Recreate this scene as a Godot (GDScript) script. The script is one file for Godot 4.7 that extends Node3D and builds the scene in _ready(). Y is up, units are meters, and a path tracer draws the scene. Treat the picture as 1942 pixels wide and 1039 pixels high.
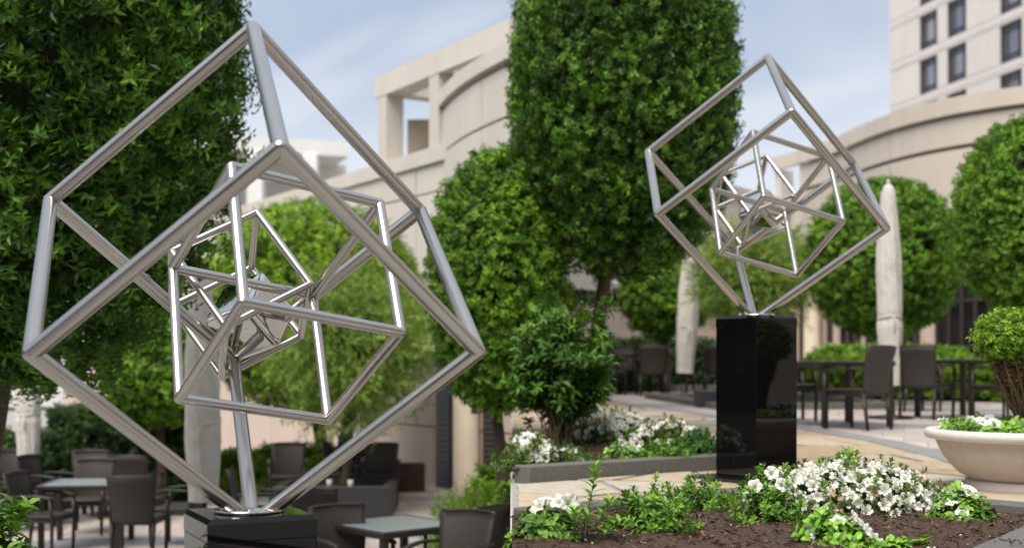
extends Node3D

const EYE := 2.15        # eye height above the lower court, metres
const LENS := 2400.0     # focal length in photograph pixels
const HORIZON := 690.0

var rng := RandomNumberGenerator.new()
var taken := {}
var boxes := {}
var M := {}
var bump_noise := FastNoiseLite.new()


func _ready() -> void:
	rng.seed = 20240611
	var cam := Camera3D.new()
	cam.name = "camera"
	cam.projection = Camera3D.PROJECTION_FRUSTUM
	cam.near = 0.1
	cam.far = 2000.0
	cam.size = 1039.0 / LENS * cam.near
	cam.frustum_offset = Vector2(0.0, (HORIZON - 519.5) / LENS * cam.near)
	add_child(cam)
	cam.position = Vector3(0, EYE, 0)
	cam.current = true
	var sky_mat := PanoramaSkyMaterial.new()
	sky_mat.panorama = sky_picture()
	sky_mat.energy_multiplier = 0.39
	var sky := Sky.new()
	sky.sky_material = sky_mat
	var env := Environment.new()
	env.background_mode = Environment.BG_SKY
	env.sky = sky
	env.tonemap_mode = Environment.TONE_MAPPER_LINEAR
	env.tonemap_exposure = 2.9
	env.sdfgi_enabled = true
	env.ssao_enabled = true
	env.ssil_enabled = true
	var lens := CameraAttributesPhysical.new()
	lens.frustum_focal_length = 50.0
	lens.exposure_aperture = 2.1
	lens.frustum_focus_distance = 5.55
	var we := WorldEnvironment.new()
	we.name = "world"
	we.environment = env
	we.camera_attributes = lens
	add_child(we)
	var sun := DirectionalLight3D.new()
	sun.name = "sun"
	sun.light_energy = 0.5
	sun.light_angular_distance = 42.0
	sun.light_color = Color(1.0, 0.96, 0.9)
	sun.shadow_enabled = true
	add_child(sun)
	sun.rotation_degrees = Vector3(-57, -28, 0)
	materials()
	courts()
	lower_buildings()
	upper_buildings()
	trees()
	both_sculptures()
	furniture()
	beds()
	seated_person(on_lower(664, 19.75) + Vector3(0, 0.012, 0), deg_to_rad(82))

# ------------------------------------------------------------------ helpers

func at(px: float, py: float, d: float) -> Vector3:
	return Vector3((px - 971.0) / LENS * d, EYE + (HORIZON - py) / LENS * d, -d)

func gr(d: float) -> float:      # height of the upper court's paving, which climbs gently away
	if d <= 9.0: return 1.39
	if d <= 14.0: return lerpf(1.39, 1.416, (d - 9.0) / 5.0)
	if d <= 24.0: return lerpf(1.416, 1.575, (d - 14.0) / 10.0)
	return 1.575

func on_upper(px: float, d: float) -> Vector3:
	return Vector3((px - 971.0) / LENS * d, gr(d), -d)

func on_lower(px: float, d: float) -> Vector3:
	return Vector3((px - 971.0) / LENS * d, 0.0, -d)

func numbered(called: String) -> String:
	var n: int = taken.get(called, 0)
	taken[called] = n + 1
	return called if n == 0 else "%s_%03d" % [called, n]

func tag(o: Node3D, label: String, category: String, group := "") -> Node3D:
	o.set_meta("label", label)
	o.set_meta("category", category)
	if group != "": o.set_meta("group", group)
	return o

func thing(called: String, label: String, category: String, where := Vector3.ZERO, turn := 0.0, group := "") -> Node3D:
	var o := Node3D.new()
	o.name = numbered(called)
	add_child(o, true)
	o.position = where
	o.rotation.y = turn
	tag(o, label, category, group)
	return o

func part(called: String, mesh: Mesh, m: Material, parent: Node3D = null, where := Vector3.ZERO, turn := Vector3.ZERO) -> MeshInstance3D:
	var o := MeshInstance3D.new()
	o.mesh = mesh
	o.material_override = m
	o.position = where
	o.rotation = turn
	if parent == null:
		o.name = numbered(called)
		add_child(o, true)
	else:
		o.name = called
		parent.add_child(o, true)
	return o

func structure(called: String, mesh: Mesh, m: Material, where := Vector3.ZERO) -> MeshInstance3D:
	var o := part(called, mesh, m, null, where)
	o.set_meta("kind", "structure")
	return o

func stuff(o: Node3D) -> Node3D:
	o.set_meta("kind", "stuff")
	return o

func copy(o: Node3D, where: Vector3, turn: float, label: String) -> Node3D:
	var c: Node3D = o.duplicate()
	c.name = numbered(str(o.name).rstrip("0123456789").trim_suffix("_"))
	add_child(c, true)
	c.position = where
	c.rotation.y = turn
	c.set_meta("label", label)
	return c

func lin(r: float, g: float, b: float) -> Color:
	return Color(r, g, b).linear_to_srgb()

func mat(c: Color, rough := 0.7, metal := 0.0) -> StandardMaterial3D:
	var m := StandardMaterial3D.new()
	m.albedo_color = c
	m.roughness = rough
	m.metallic = metal
	m.cull_mode = BaseMaterial3D.CULL_DISABLED
	return m

func noise_tex(freq: float, lo: Color, hi: Color, sd: int, octaves := 4, kind := FastNoiseLite.TYPE_SIMPLEX_SMOOTH) -> NoiseTexture2D:
	var n := FastNoiseLite.new()
	n.noise_type = kind
	n.seed = sd
	n.frequency = freq
	n.fractal_octaves = octaves
	var t := NoiseTexture2D.new()
	t.width = 512
	t.height = 512
	t.seamless = true
	t.noise = n
	var g := Gradient.new()
	g.set_color(0, lo)
	g.set_color(1, hi)
	t.color_ramp = g
	return t

func noisy(lo: Color, hi: Color, tile: float, rough: float, sd: int, freq := 0.012, relief := 0.0, relief_tile := 3.0, relief_freq := 0.03) -> StandardMaterial3D:
	# colour mottled between two tones over tiles of so many metres, and fine relief (centimetres)
	var m := mat(Color.WHITE, rough)
	m.albedo_texture = noise_tex(freq, lo, hi, sd, 6)
	m.uv1_triplanar = true
	m.uv1_world_triplanar = true
	m.uv1_scale = Vector3.ONE / tile
	if relief > 0.0:
		m.heightmap_enabled = true
		m.heightmap_texture = noise_tex(relief_freq, Color.BLACK, Color.WHITE, sd + 50, 5)
		m.heightmap_scale = relief
	return m

func cbox(size: Vector3, b := 0.008) -> ArrayMesh:      # box with chamfered edges
	var key := [size, b]
	if boxes.has(key): return boxes[key]
	var h := size / 2.0
	b = minf(b, minf(h.x, minf(h.y, h.z)) * 0.6)
	var p := {}
	for sx in [-1, 1]:
		for sy in [-1, 1]:
			for sz in [-1, 1]:
				var s := Vector3(sx, sy, sz)
				for a in 3:
					var q := s * (h - Vector3(b, b, b))
					q[a] = s[a] * h[a]
					p[[sx, sy, sz, a]] = q
	var st := SurfaceTool.new()
	st.begin(Mesh.PRIMITIVE_TRIANGLES)
	st.set_smooth_group(-1)
	for a in 3:
		for s in [-1, 1]:
			var ring := []
			for uv in [[-1, -1], [1, -1], [1, 1], [-1, 1]]:
				var k := [0, 0, 0]
				k[a] = s
				k[(a + 1) % 3] = uv[0]
				k[(a + 2) % 3] = uv[1]
				ring.append(p[[k[0], k[1], k[2], a]])
			out_poly(st, ring, Vector3.ZERO)
	for a in 3:
		var a1 := (a + 1) % 3
		var a2 := (a + 2) % 3
		for s1 in [-1, 1]:
			for s2 in [-1, 1]:
				var lo := [0, 0, 0]
				var hi := [0, 0, 0]
				lo[a] = -1
				hi[a] = 1
				lo[a1] = s1
				hi[a1] = s1
				lo[a2] = s2
				hi[a2] = s2
				out_poly(st, [p[[lo[0], lo[1], lo[2], a1]], p[[hi[0], hi[1], hi[2], a1]], p[[hi[0], hi[1], hi[2], a2]], p[[lo[0], lo[1], lo[2], a2]]], Vector3.ZERO)
	for sx in [-1, 1]:
		for sy in [-1, 1]:
			for sz in [-1, 1]:
				out_poly(st, [p[[sx, sy, sz, 0]], p[[sx, sy, sz, 1]], p[[sx, sy, sz, 2]]], Vector3.ZERO)
	st.generate_normals()
	boxes[key] = st.commit()
	return boxes[key]

func out_poly(st: SurfaceTool, ring: Array, inside: Vector3) -> void:      # convex polygon turned away from a point inside
	var c := Vector3.ZERO
	for q in ring: c += q
	c /= ring.size()
	var n: Vector3 = (ring[1] - ring[0]).cross(ring[2] - ring[0])
	var flip := n.dot(c - inside) < 0.0
	for i in range(1, ring.size() - 1):
		var b: Vector3 = ring[i]
		var d: Vector3 = ring[i + 1]
		for v in ([ring[0], b, d] if flip else [ring[0], d, b]):
			st.set_uv(Vector2(v.x + v.z, v.y))
			st.add_vertex(v)

func new_st() -> SurfaceTool:
	var st := SurfaceTool.new()
	st.begin(Mesh.PRIMITIVE_TRIANGLES)
	return st

func add_mesh(st: SurfaceTool, mesh: Mesh, where := Vector3.ZERO, basis := Basis.IDENTITY) -> void:
	st.append_from(mesh, 0, Transform3D(basis, where))

func grid(points: Array, closed := false, cap := false, flat := false) -> ArrayMesh:      # rows of points, joined to a smooth skin
	var st := new_st()
	if flat: st.set_smooth_group(-1)
	var rows := points.size()
	var cols: int = points[0].size()
	for r in rows:
		for c in cols:
			st.set_uv(Vector2(float(c) / cols, float(r) / rows))
			st.add_vertex(points[r][c])
	for r in rows - 1:
		for c in (cols if closed else cols - 1):
			var c2 := (c + 1) % cols
			var i0 := r * cols + c
			var i1 := r * cols + c2
			var j0 := (r + 1) * cols + c
			var j1 := (r + 1) * cols + c2
			for k in [i0, i1, j0, i1, j1, j0]: st.add_index(k)
	if cap:
		for r in [0, rows - 1]:
			var m := Vector3.ZERO
			for v in points[r]: m += v
			st.add_vertex(m / cols)
			var ci := rows * cols + (0 if r == 0 else 1)
			for c in cols:
				var a: int = r * cols + c
				var b: int = r * cols + (c + 1) % cols
				for k in ([ci, b, a] if r == 0 else [ci, a, b]): st.add_index(k)
	st.generate_normals()
	return st.commit()

func tube(path: Array, radii: Array, sides := 12, cap := true) -> ArrayMesh:
	var pts := []
	var side := Vector3.ZERO
	for i in path.size():
		var d: Vector3 = (path[mini(i + 1, path.size() - 1)] - path[maxi(i - 1, 0)]).normalized()
		if side == Vector3.ZERO:
			side = d.cross(Vector3.UP if absf(d.y) < 0.9 else Vector3.RIGHT).normalized()
		side = (side - d * side.dot(d)).normalized()
		var up := d.cross(side)
		var r: float = radii[mini(i, radii.size() - 1)]
		var ring := []
		for k in sides:
			var a := TAU * k / sides
			ring.append(path[i] + (side * cos(a) + up * sin(a)) * r)
		pts.append(ring)
	return grid(pts, true, cap)

func lathe(profile: Array, sides := 48, wobble = null) -> ArrayMesh:      # (radius, height) pairs, going up
	var pts := []
	for p in profile:
		var ring := []
		for k in sides:
			var a := TAU * k / sides
			var r: float = p.x
			if wobble != null: r += (wobble as Callable).call(a, p.y, p.x)
			ring.append(Vector3(cos(a) * r, p.y, -sin(a) * r))
		pts.append(ring)
	return grid(pts, true, false)

func sheet(f: Callable, nu: int, nv: int, thick: float) -> ArrayMesh:      # a curved slab: f(u, v) is its middle
	var pts := []
	for r in nv + 1:
		var v := float(r) / nv
		var front := []
		var back := []
		for c in nu + 1:
			var u := float(c) / nu
			var p: Vector3 = f.call(u, v)
			var du: Vector3 = f.call(minf(u + 0.01, 1.0), v) - f.call(maxf(u - 0.01, 0.0), v)
			var dv: Vector3 = f.call(u, minf(v + 0.01, 1.0)) - f.call(u, maxf(v - 0.01, 0.0))
			var n := du.cross(dv).normalized() * thick / 2.0
			front.append(p + n)
			back.append(p - n)
		back.reverse()
		pts.append(front + back)
	return grid(pts, true, true)

func strip(path: Array, y0: float, y1: float, thick: float, proud := 0.0) -> ArrayMesh:      # a wall slab along a plan path (x, z); its face is turned to the court
	var st := new_st()
	st.set_smooth_group(-1)
	var f := []
	var b := []
	for i in path.size():
		var t: Vector2 = (path[mini(i + 1, path.size() - 1)] - path[maxi(i - 1, 0)]).normalized()
		var n := Vector2(-t.y, t.x)
		if n.dot(Vector2(0, 0) - path[i]) < 0.0: n = -n
		f.append(path[i] + n * proud)
		b.append(path[i] + n * (proud - thick))
	for i in path.size() - 1:
		var q := []
		for p in [f[i], f[i + 1], b[i + 1], b[i]]: q.append(Vector3(p.x, 0, p.y))
		var lo := Vector3(0, y0, 0)
		var hi := Vector3(0, y1, 0)
		var mid: Vector3 = (q[0] + q[1] + q[2] + q[3]) / 4.0 + (lo + hi) / 2.0
		out_poly(st, [q[0] + lo, q[1] + lo, q[1] + hi, q[0] + hi], mid)
		out_poly(st, [q[3] + lo, q[2] + lo, q[2] + hi, q[3] + hi], mid)
		out_poly(st, [q[0] + hi, q[1] + hi, q[2] + hi, q[3] + hi], mid)
		out_poly(st, [q[0] + lo, q[1] + lo, q[2] + lo, q[3] + lo], mid)
		if i == 0: out_poly(st, [q[0] + lo, q[3] + lo, q[3] + hi, q[0] + hi], mid)
		if i == path.size() - 2: out_poly(st, [q[1] + lo, q[2] + lo, q[2] + hi, q[1] + hi], mid)
	st.generate_normals()
	return st.commit()

func along(path: Array, s: float) -> Vector2:
	for i in path.size() - 1:
		var l: float = path[i].distance_to(path[i + 1])
		if s <= l or i == path.size() - 2: return path[i].lerp(path[i + 1], s / l)
		s -= l
	return path[-1]

func length_of(path: Array) -> float:
	var l := 0.0
	for i in path.size() - 1: l += path[i].distance_to(path[i + 1])
	return l

func piece(path: Array, s0: float, s1: float, n: int) -> Array:
	var out := []
	for i in n + 1: out.append(along(path, lerpf(s0, s1, float(i) / n)))
	return out

func s_at_px(path: Array, px: float) -> float:      # where on a plan path that sight line meets it
	var k := (px - 971.0) / LENS
	var best := 0.0
	var least := 1e9
	var l := length_of(path)
	for i in 801:
		var p := along(path, l * i / 800.0)
		var e := absf(p.x + k * p.y)
		if e < least:
			least = e
			best = l * i / 800.0
	return best

func panels(parent: Node3D, called: String, path: Array, s0: float, s1: float, rows: Array, wide: float, m: Array, segs := 1, joint := 0.025, proud := 0.0) -> void:
	var n := maxi(1, roundi((s1 - s0) / wide))
	for row in rows:
		for i in n:
			var a := lerpf(s0, s1, float(i) / n) + joint / 2
			var b := lerpf(s0, s1, float(i + 1) / n) - joint / 2
			part(called, strip(piece(path, a, b, segs), row[0] + joint / 2, row[1] - joint / 2, 0.12, proud + rng.randf_range(-0.004, 0.004)), m[rng.randi() % m.size()], parent)

# ------------------------------------------------------------------ foliage

class Leaves:
	var v := PackedVector3Array()
	var n := PackedVector3Array()
	var c := PackedColorArray()
	func leaf(base: Vector3, dir: Vector3, up: Vector3, long: float, wide: float, fold: float, col: Color, fine := false) -> void:
		dir = dir.normalized()
		var side := dir.cross(up).normalized()
		up = side.cross(dir).normalized()
		var tip := base + dir * long - up * long * 0.16
		if fine:
			var m1 := base + dir * long * 0.33 + up * long * 0.03
			var m2 := base + dir * long * 0.68 - up * long * 0.02
			var l1 := m1 + side * wide * 0.46 + up * fold
			var r1 := m1 - side * wide * 0.46 + up * fold
			var l2 := m2 + side * wide * 0.42 + up * fold
			var r2 := m2 - side * wide * 0.42 + up * fold
			var rib := col * 1.25
			tri(base, l1, m1, col, col, rib)
			tri(base, m1, r1, col, rib, col)
			tri(l1, l2, m1, col, col, rib)
			tri(l2, m2, m1, col, rib, rib)
			tri(m1, m2, r1, rib, rib, col)
			tri(m2, r2, r1, rib, col, col)
			tri(l2, tip, m2, col, col, rib)
			tri(m2, tip, r2, rib, col, col)
		else:
			var l := base + dir * long * 0.45 + side * wide * 0.5 + up * fold
			var r := base + dir * long * 0.45 - side * wide * 0.5 + up * fold
			tri(base, l, tip, col, col, col)
			tri(base, tip, r, col, col, col)
	func tri(a: Vector3, b: Vector3, d: Vector3, ca: Color, cb: Color, cd: Color) -> void:
		var nn := (d - a).cross(b - a).normalized()
		v.append(a)
		v.append(b)
		v.append(d)
		for k in 3: n.append(nn)
		c.append(ca)
		c.append(cb)
		c.append(cd)
	func add(o: Leaves, t: Transform3D, cols: PackedColorArray) -> void:
		v.append_array(t * o.v)
		n.append_array(Transform3D(t.basis.orthonormalized(), Vector3.ZERO) * o.n)
		c.append_array(cols)
	func mesh() -> ArrayMesh:
		var a := []
		a.resize(Mesh.ARRAY_MAX)
		a[Mesh.ARRAY_VERTEX] = v
		a[Mesh.ARRAY_NORMAL] = n
		a[Mesh.ARRAY_COLOR] = c
		var m := ArrayMesh.new()
		m.add_surface_from_arrays(Mesh.PRIMITIVE_TRIANGLES, a)
		return m

func vary(c: Color, by: float) -> Color:
	var k := 1.0 + rng.randf_range(-by, by)
	return Color(c.r * k * (1.0 + rng.randf_range(-by, by) * 0.35), c.g * k, c.b * k)

func sprigs(kind: String, long: float, wide: float, cols: Array, n := 5) -> Dictionary:
	# a few twigs with leaves, each with several tints; y runs along the twig
	var set_ := {"geo": [], "tint": []}
	for i in n:
		var l := Leaves.new()
		if kind == "ficus":
			for k in 12:
				var a := k * 2.4 + rng.randf() * 0.6
				var y := long * (0.1 + 0.16 * k)
				var out := Vector3(cos(a), rng.randf_range(-0.35, 0.9), sin(a))
				l.leaf(Vector3(sin(k * 0.9) * 0.1 * long, y, 0), out, Vector3(rng.randfn() * 0.3, 1, rng.randfn() * 0.3) + out * -0.3, long * rng.randf_range(0.55, 1.2), wide * rng.randf_range(0.75, 1.15), wide * rng.randf_range(0.08, 0.25), Color.WHITE)
		elif kind == "weeping":
			for k in 14:
				var a := k * 2.6 + rng.randf()
				var y := long * 0.32 * k
				var out := Vector3(cos(a), -0.2, sin(a)) * 0.8 + Vector3(0, 0.9, 0)
				l.leaf(Vector3(sin(y * 3.0) * 0.02, y, 0), out, Vector3(cos(a), 0.5, sin(a)), long * rng.randf_range(0.8, 1.2), wide * rng.randf_range(0.8, 1.1), wide * 0.15, Color.WHITE)
		elif kind == "azalea":      # a thin stem with a whorl of narrow leaves at its tip
			var stem := long * rng.randf_range(1.6, 2.6)
			for k in 13:
				var a := k * 2.4 + rng.randf() * 0.4
				var f := float(k) / 12.0
				var out := Vector3(cos(a), lerpf(0.1, 1.3, f), sin(a))
				l.leaf(Vector3(0, stem * lerpf(0.25, 1.0, sqrt(f)), 0), out, Vector3(0, 1, 0) - out * 0.35, long * lerpf(1.05, 0.6, f) * rng.randf_range(0.8, 1.1), wide * rng.randf_range(0.8, 1.1), wide * 0.18, Color.WHITE, true)
		elif kind == "petunia":      # broad soft leaves
			for k in 9:
				var a := k * 2.4 + rng.randf() * 0.8
				var out := Vector3(cos(a), rng.randf_range(-0.1, 0.8), sin(a))
				l.leaf(Vector3(0, long * 0.16 * k, 0), out, Vector3(0, 1, 0) - out * 0.2, long * rng.randf_range(0.7, 1.15), wide * rng.randf_range(0.85, 1.2), wide * 0.12, Color.WHITE, true)
		else:                        # broad: long glossy leaves in a rosette, as on the big bush
			for k in 11:
				var a := k * 2.4 + rng.randf() * 0.5
				var out := Vector3(cos(a), rng.randf_range(0.0, 0.9), sin(a))
				l.leaf(Vector3(0, long * 0.1 * k, 0), out, Vector3(0, 1, 0) - out * 0.25, long * rng.randf_range(0.7, 1.15), wide * rng.randf_range(0.85, 1.15), wide * 0.2, Color.WHITE, true)
		set_.geo.append(l)
		var ts := []
		for col in cols:
			var cc := PackedColorArray()
			var own := vary(col, 0.15)
			var count := l.c.size()
			var per := 6 if kind in ["ficus", "weeping"] else 24
			for q in count:
				if q % per == 0: own = vary(col, 0.28)
				var g: float = l.c[q].r
				cc.append(Color(own.r * g, own.g * g, own.b * g))
			ts.append(cc)
		set_.tint.append(ts)
	return set_

func place_sprig(l: Leaves, s: Dictionary, where: Vector3, dir: Vector3, size: float, tone: float) -> void:
	# tone 0..1 picks among the tints
	var y := dir.normalized()
	var x := y.cross(Vector3(rng.randf_range(-1, 1), rng.randf_range(-1, 1), rng.randf_range(-1, 1))).normalized()
	if x.length_squared() < 0.5: x = Vector3.RIGHT
	var b := Basis(x, y, x.cross(y)).rotated(y, rng.randf() * TAU) * Basis.from_scale(Vector3.ONE * size)
	var g := rng.randi() % int(s.geo.size())
	var nt: int = s.tint[g].size()
	l.add(s.geo[g], Transform3D(b, where), s.tint[g][clampi(int(tone * nt), 0, nt - 1)])

func crown(parent: Node3D, called: String, centre: Vector3, r: Vector3, power: float, n: int, s: Dictionary, rough := 0.06, depth := 0.3, droop := 0.0, core := 0.7, lumps := 2.2) -> void:
	# leafy twigs through the outer part of a clipped crown, over its dense inner twigs
	var l := Leaves.new()
	bump_noise.seed = rng.randi()
	bump_noise.frequency = 1.0
	for i in n:
		var d := Vector3(rng.randfn(), rng.randfn(), rng.randfn()).normalized()
		var k := pow(pow(absf(d.x), power) + pow(absf(d.y), power) + pow(absf(d.z), power), -1.0 / power)
		var nb := bump_noise.get_noise_3dv(d * lumps + centre)
		var fine := bump_noise.get_noise_3dv(d * lumps * 3.1 + centre * 2.0)
		if fine < -0.24 and rng.randf() < 0.75: continue      # thin places that show the inner twigs
		var t := 1.0 - depth * pow(rng.randf(), 1.4)
		if rng.randf() < 0.03: t = 1.0 + rng.randf() * rough * 0.8
		var p := d * k * r * t * (1.0 + nb * rough + fine * rough * 0.6)
		var out := (d * k / r).normalized() + Vector3(rng.randfn(), rng.randfn(), rng.randfn()) * (0.5 + droop * 0.7) + Vector3(0, 0.25 - droop, 0)
		var tone := 0.42 + nb * 0.55 + fine * 0.45 + rng.randf_range(-0.3, 0.3)
		place_sprig(l, s, centre + p, out, rng.randf_range(0.75, 1.25), tone)
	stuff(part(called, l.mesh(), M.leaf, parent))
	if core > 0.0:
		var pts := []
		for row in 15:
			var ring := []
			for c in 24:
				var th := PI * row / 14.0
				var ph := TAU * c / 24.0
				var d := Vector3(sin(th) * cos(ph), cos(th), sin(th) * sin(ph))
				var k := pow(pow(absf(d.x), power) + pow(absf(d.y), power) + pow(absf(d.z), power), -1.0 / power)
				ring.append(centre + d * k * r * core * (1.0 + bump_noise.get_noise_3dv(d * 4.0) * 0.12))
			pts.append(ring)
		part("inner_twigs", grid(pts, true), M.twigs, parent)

func hedge(parent: Node3D, a: Vector3, b: Vector3, h: float, w: float, n: int, s: Dictionary, round_ := 0.12) -> void:
	var l := Leaves.new()
	var dir := (b - a).normalized()
	var side := dir.cross(Vector3.UP)
	var len_ := a.distance_to(b)
	bump_noise.seed = rng.randi()
	for i in n:
		var u := rng.randf()
		var q := rng.randf() * (2.0 * h + w)
		var off := Vector3.ZERO
		var out := Vector3.UP
		if q < h:
			off = side * w / 2 + Vector3.UP * q
			out = side
		elif q < 2.0 * h:
			off = -side * w / 2 + Vector3.UP * (q - h)
			out = -side
		else:
			off = Vector3.UP * h + side * (q - 2 * h - w / 2)
		if rng.randf() < w / len_ * 0.7:
			u = float(rng.randi() % 2)
			off = Vector3.UP * rng.randf() * h + side * rng.randf_range(-0.5, 0.5) * w
			out = dir if u > 0.5 else -dir
		var p := a + dir * len_ * u + off
		var nb := bump_noise.get_noise_3dv(p * 2.4)
		p += out * (nb * round_ - rng.randf() * 0.12)
		place_sprig(l, s, p, out + Vector3(rng.randfn(), rng.randfn() + 0.6, rng.randfn()) * 0.5, rng.randf_range(0.7, 1.25), 0.45 + nb * 0.8 + rng.randf_range(-0.3, 0.3))
	stuff(part("foliage", l.mesh(), M.leaf, parent))
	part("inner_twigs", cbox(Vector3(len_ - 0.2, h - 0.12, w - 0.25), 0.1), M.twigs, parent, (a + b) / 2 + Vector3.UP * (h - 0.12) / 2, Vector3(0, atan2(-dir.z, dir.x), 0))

func trunk(parent: Node3D, foot: Vector3, top: Vector3, r0: float, r1: float, m: Material, limbs := 5, reach := 0.6) -> void:
	var path := []
	var rad := []
	for i in 9:
		var t := i / 8.0
		path.append(foot.lerp(top, t) + Vector3(sin(t * 5.0) * r0 * 0.5, 0, cos(t * 4.0) * r0 * 0.5 - r0 * 0.5))
		rad.append(lerpf(r0, r1, t) * (1.0 + 0.2 * pow(1.0 - t, 10.0)))
	part("trunk", tube(path, rad, 12), m, parent)
	for i in limbs:
		var a := TAU * i / limbs + rng.randf() * 0.8
		var d := Vector3(cos(a) * reach, rng.randf_range(0.5, 1.0) * reach, sin(a) * reach)
		var b: Vector3 = path[6 + i % 3]
		part("limb", tube([b, b + d * 0.4 + Vector3(0, 0.05, 0), b + d], [r1 * 0.7, r1 * 0.5, r1 * 0.2], 7), m, parent)

func flower_mesh(kind: String, white := Color(0.80, 0.81, 0.79)) -> ArrayMesh:
	var l := Leaves.new()
	var pale := Color(0.7, 0.76, 0.52)
	if kind == "azalea":
		for k in 5:
			var a := TAU * k / 5 + rng.randf_range(-0.14, 0.14)
			var d := Vector3(cos(a), 0, sin(a))
			var s := Vector3(-sin(a), 0, cos(a))
			var up := rng.randf_range(0.15, 0.6)
			var b := d * 0.004 - Vector3(0, 0.012, 0)
			var m1 := d * 0.017 + Vector3(0, 0.017 * up - 0.002, 0)
			var m2 := d * 0.031 + Vector3(0, 0.031 * up + rng.randf_range(-0.005, 0.004), 0)
			var l1 := m1 + s * 0.0125 + Vector3(0, 0.004, 0)
			var r1 := m1 - s * 0.0125 + Vector3(0, 0.004, 0)
			var l2 := m2 + s * 0.012 + Vector3(0, rng.randf_range(-0.004, 0.006), 0)
			var r2 := m2 - s * 0.012 + Vector3(0, rng.randf_range(-0.004, 0.006), 0)
			var t := d * 0.038 + Vector3(0, 0.03 * up - 0.003, 0)
			l.tri(b, l1, m1, pale, white, white)
			l.tri(b, m1, r1, pale, white, white)
			l.tri(l1, l2, m1, white, white, white)
			l.tri(l2, m2, m1, white, white, white)
			l.tri(m1, m2, r1, white, white, white)
			l.tri(m2, r2, r1, white, white, white)
			l.tri(l2, t, m2, white, white, white)
			l.tri(m2, t, r2, white, white, white)
		for k in 5:
			var a := k * 1.3
			l.leaf(Vector3(0, -0.01, 0), Vector3(cos(a) * 0.35, 1, sin(a) * 0.35), Vector3(1, 0, 0), 0.026, 0.0016, 0.0, Color(0.75, 0.74, 0.45))
	else:
		# petunia: a ruffled five-lobed trumpet
		var rings := [[0.003, -0.04], [0.006, -0.018], [0.013, -0.004], [0.026, 0.002], [0.036, 0.001]]
		var ph := rng.randf() * TAU
		for i in 4:
			for k in 20:
				var q := []
				for c in [[i, k], [i, k + 1], [i + 1, k], [i + 1, k + 1]]:
					var a: float = TAU * c[1] / 20
					var f: float = c[0] / 4.0
					var r: float = rings[c[0]][0] * (1.0 + 0.09 * f * f * cos(5.0 * a + ph))
					q.append(Vector3(cos(a) * r, rings[c[0]][1] + f * f * (0.004 * sin(7.0 * a + ph) + 0.003 * cos(5.0 * a)), sin(a) * r))
				var c0 := Color(0.62, 0.66, 0.3) if i < 2 else white
				l.tri(q[0], q[1], q[2], c0, c0, white)
				l.tri(q[1], q[3], q[2], c0, white, white)
	return l.mesh()

func facing(y: Vector3) -> Basis:
	y = y.normalized()
	var x := y.cross(Vector3(0.3, 0.2, 0.9)).normalized()
	return Basis(x, y, x.cross(y)).rotated(y, rng.randf() * TAU)

func bloom(parent: Node3D, kind: String, where: Vector3, dir: Vector3, size := 1.0) -> void:
	var set_: Array = M.azalea if kind == "azalea" else M.petunia
	if kind == "azalea" and rng.randf() < 0.05: set_ = M.wilted
	var o := part("flower", set_[rng.randi() % set_.size()], M.petal, parent, where)
	o.basis = facing(dir) * Basis.from_scale(Vector3.ONE * size)

func dome(parent: Node3D, r: Vector3, n: int, s: Dictionary, stems: int, depth := 0.45, bare := 0.0, squash := 0.0) -> void:
	# a low shrub: leafy shoots through a half ellipsoid on thin brown stems; its foot is the parent's origin
	var l := Leaves.new()
	bump_noise.seed = rng.randi()
	bump_noise.frequency = 1.0
	for i in n:
		var d := Vector3(rng.randfn(), absf(rng.randfn()) * 0.9 + squash, rng.randfn()).normalized()
		var nb := bump_noise.get_noise_3dv(d * 2.5 + parent.position)
		var t := (1.0 - depth * pow(rng.randf(), 1.2)) * (1.0 + nb * 0.22)
		var p := d * r * t
		p.y = maxf(p.y, bare * r.y * rng.randf_range(0.6, 1.2))
		place_sprig(l, s, p - Vector3(0, 0.03, 0), d + Vector3(rng.randfn() * 0.35, 0.5 + rng.randfn() * 0.3, rng.randfn() * 0.35), rng.randf_range(0.7, 1.2), 0.4 + d.y * 0.2 + nb * 0.6 + rng.randf_range(-0.3, 0.3))
	stuff(part("foliage", l.mesh(), M.leaf, parent))
	var st := new_st()
	for i in stems:
		var d := Vector3(rng.randfn(), absf(rng.randfn()) + 0.5, rng.randfn()).normalized()
		var e := d * r * rng.randf_range(0.6, 0.92)
		add_mesh(st, tube([Vector3(d.x * 0.02, -0.02, d.z * 0.02), e * 0.5 + Vector3(rng.randfn(), 0, rng.randfn()) * 0.012, e], [0.0045, 0.0035, 0.0018], 5, false))
	if stems > 0: stuff(part("stems", st.commit(), M.stem, parent))

# ------------------------------------------------------------------ furniture

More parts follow.
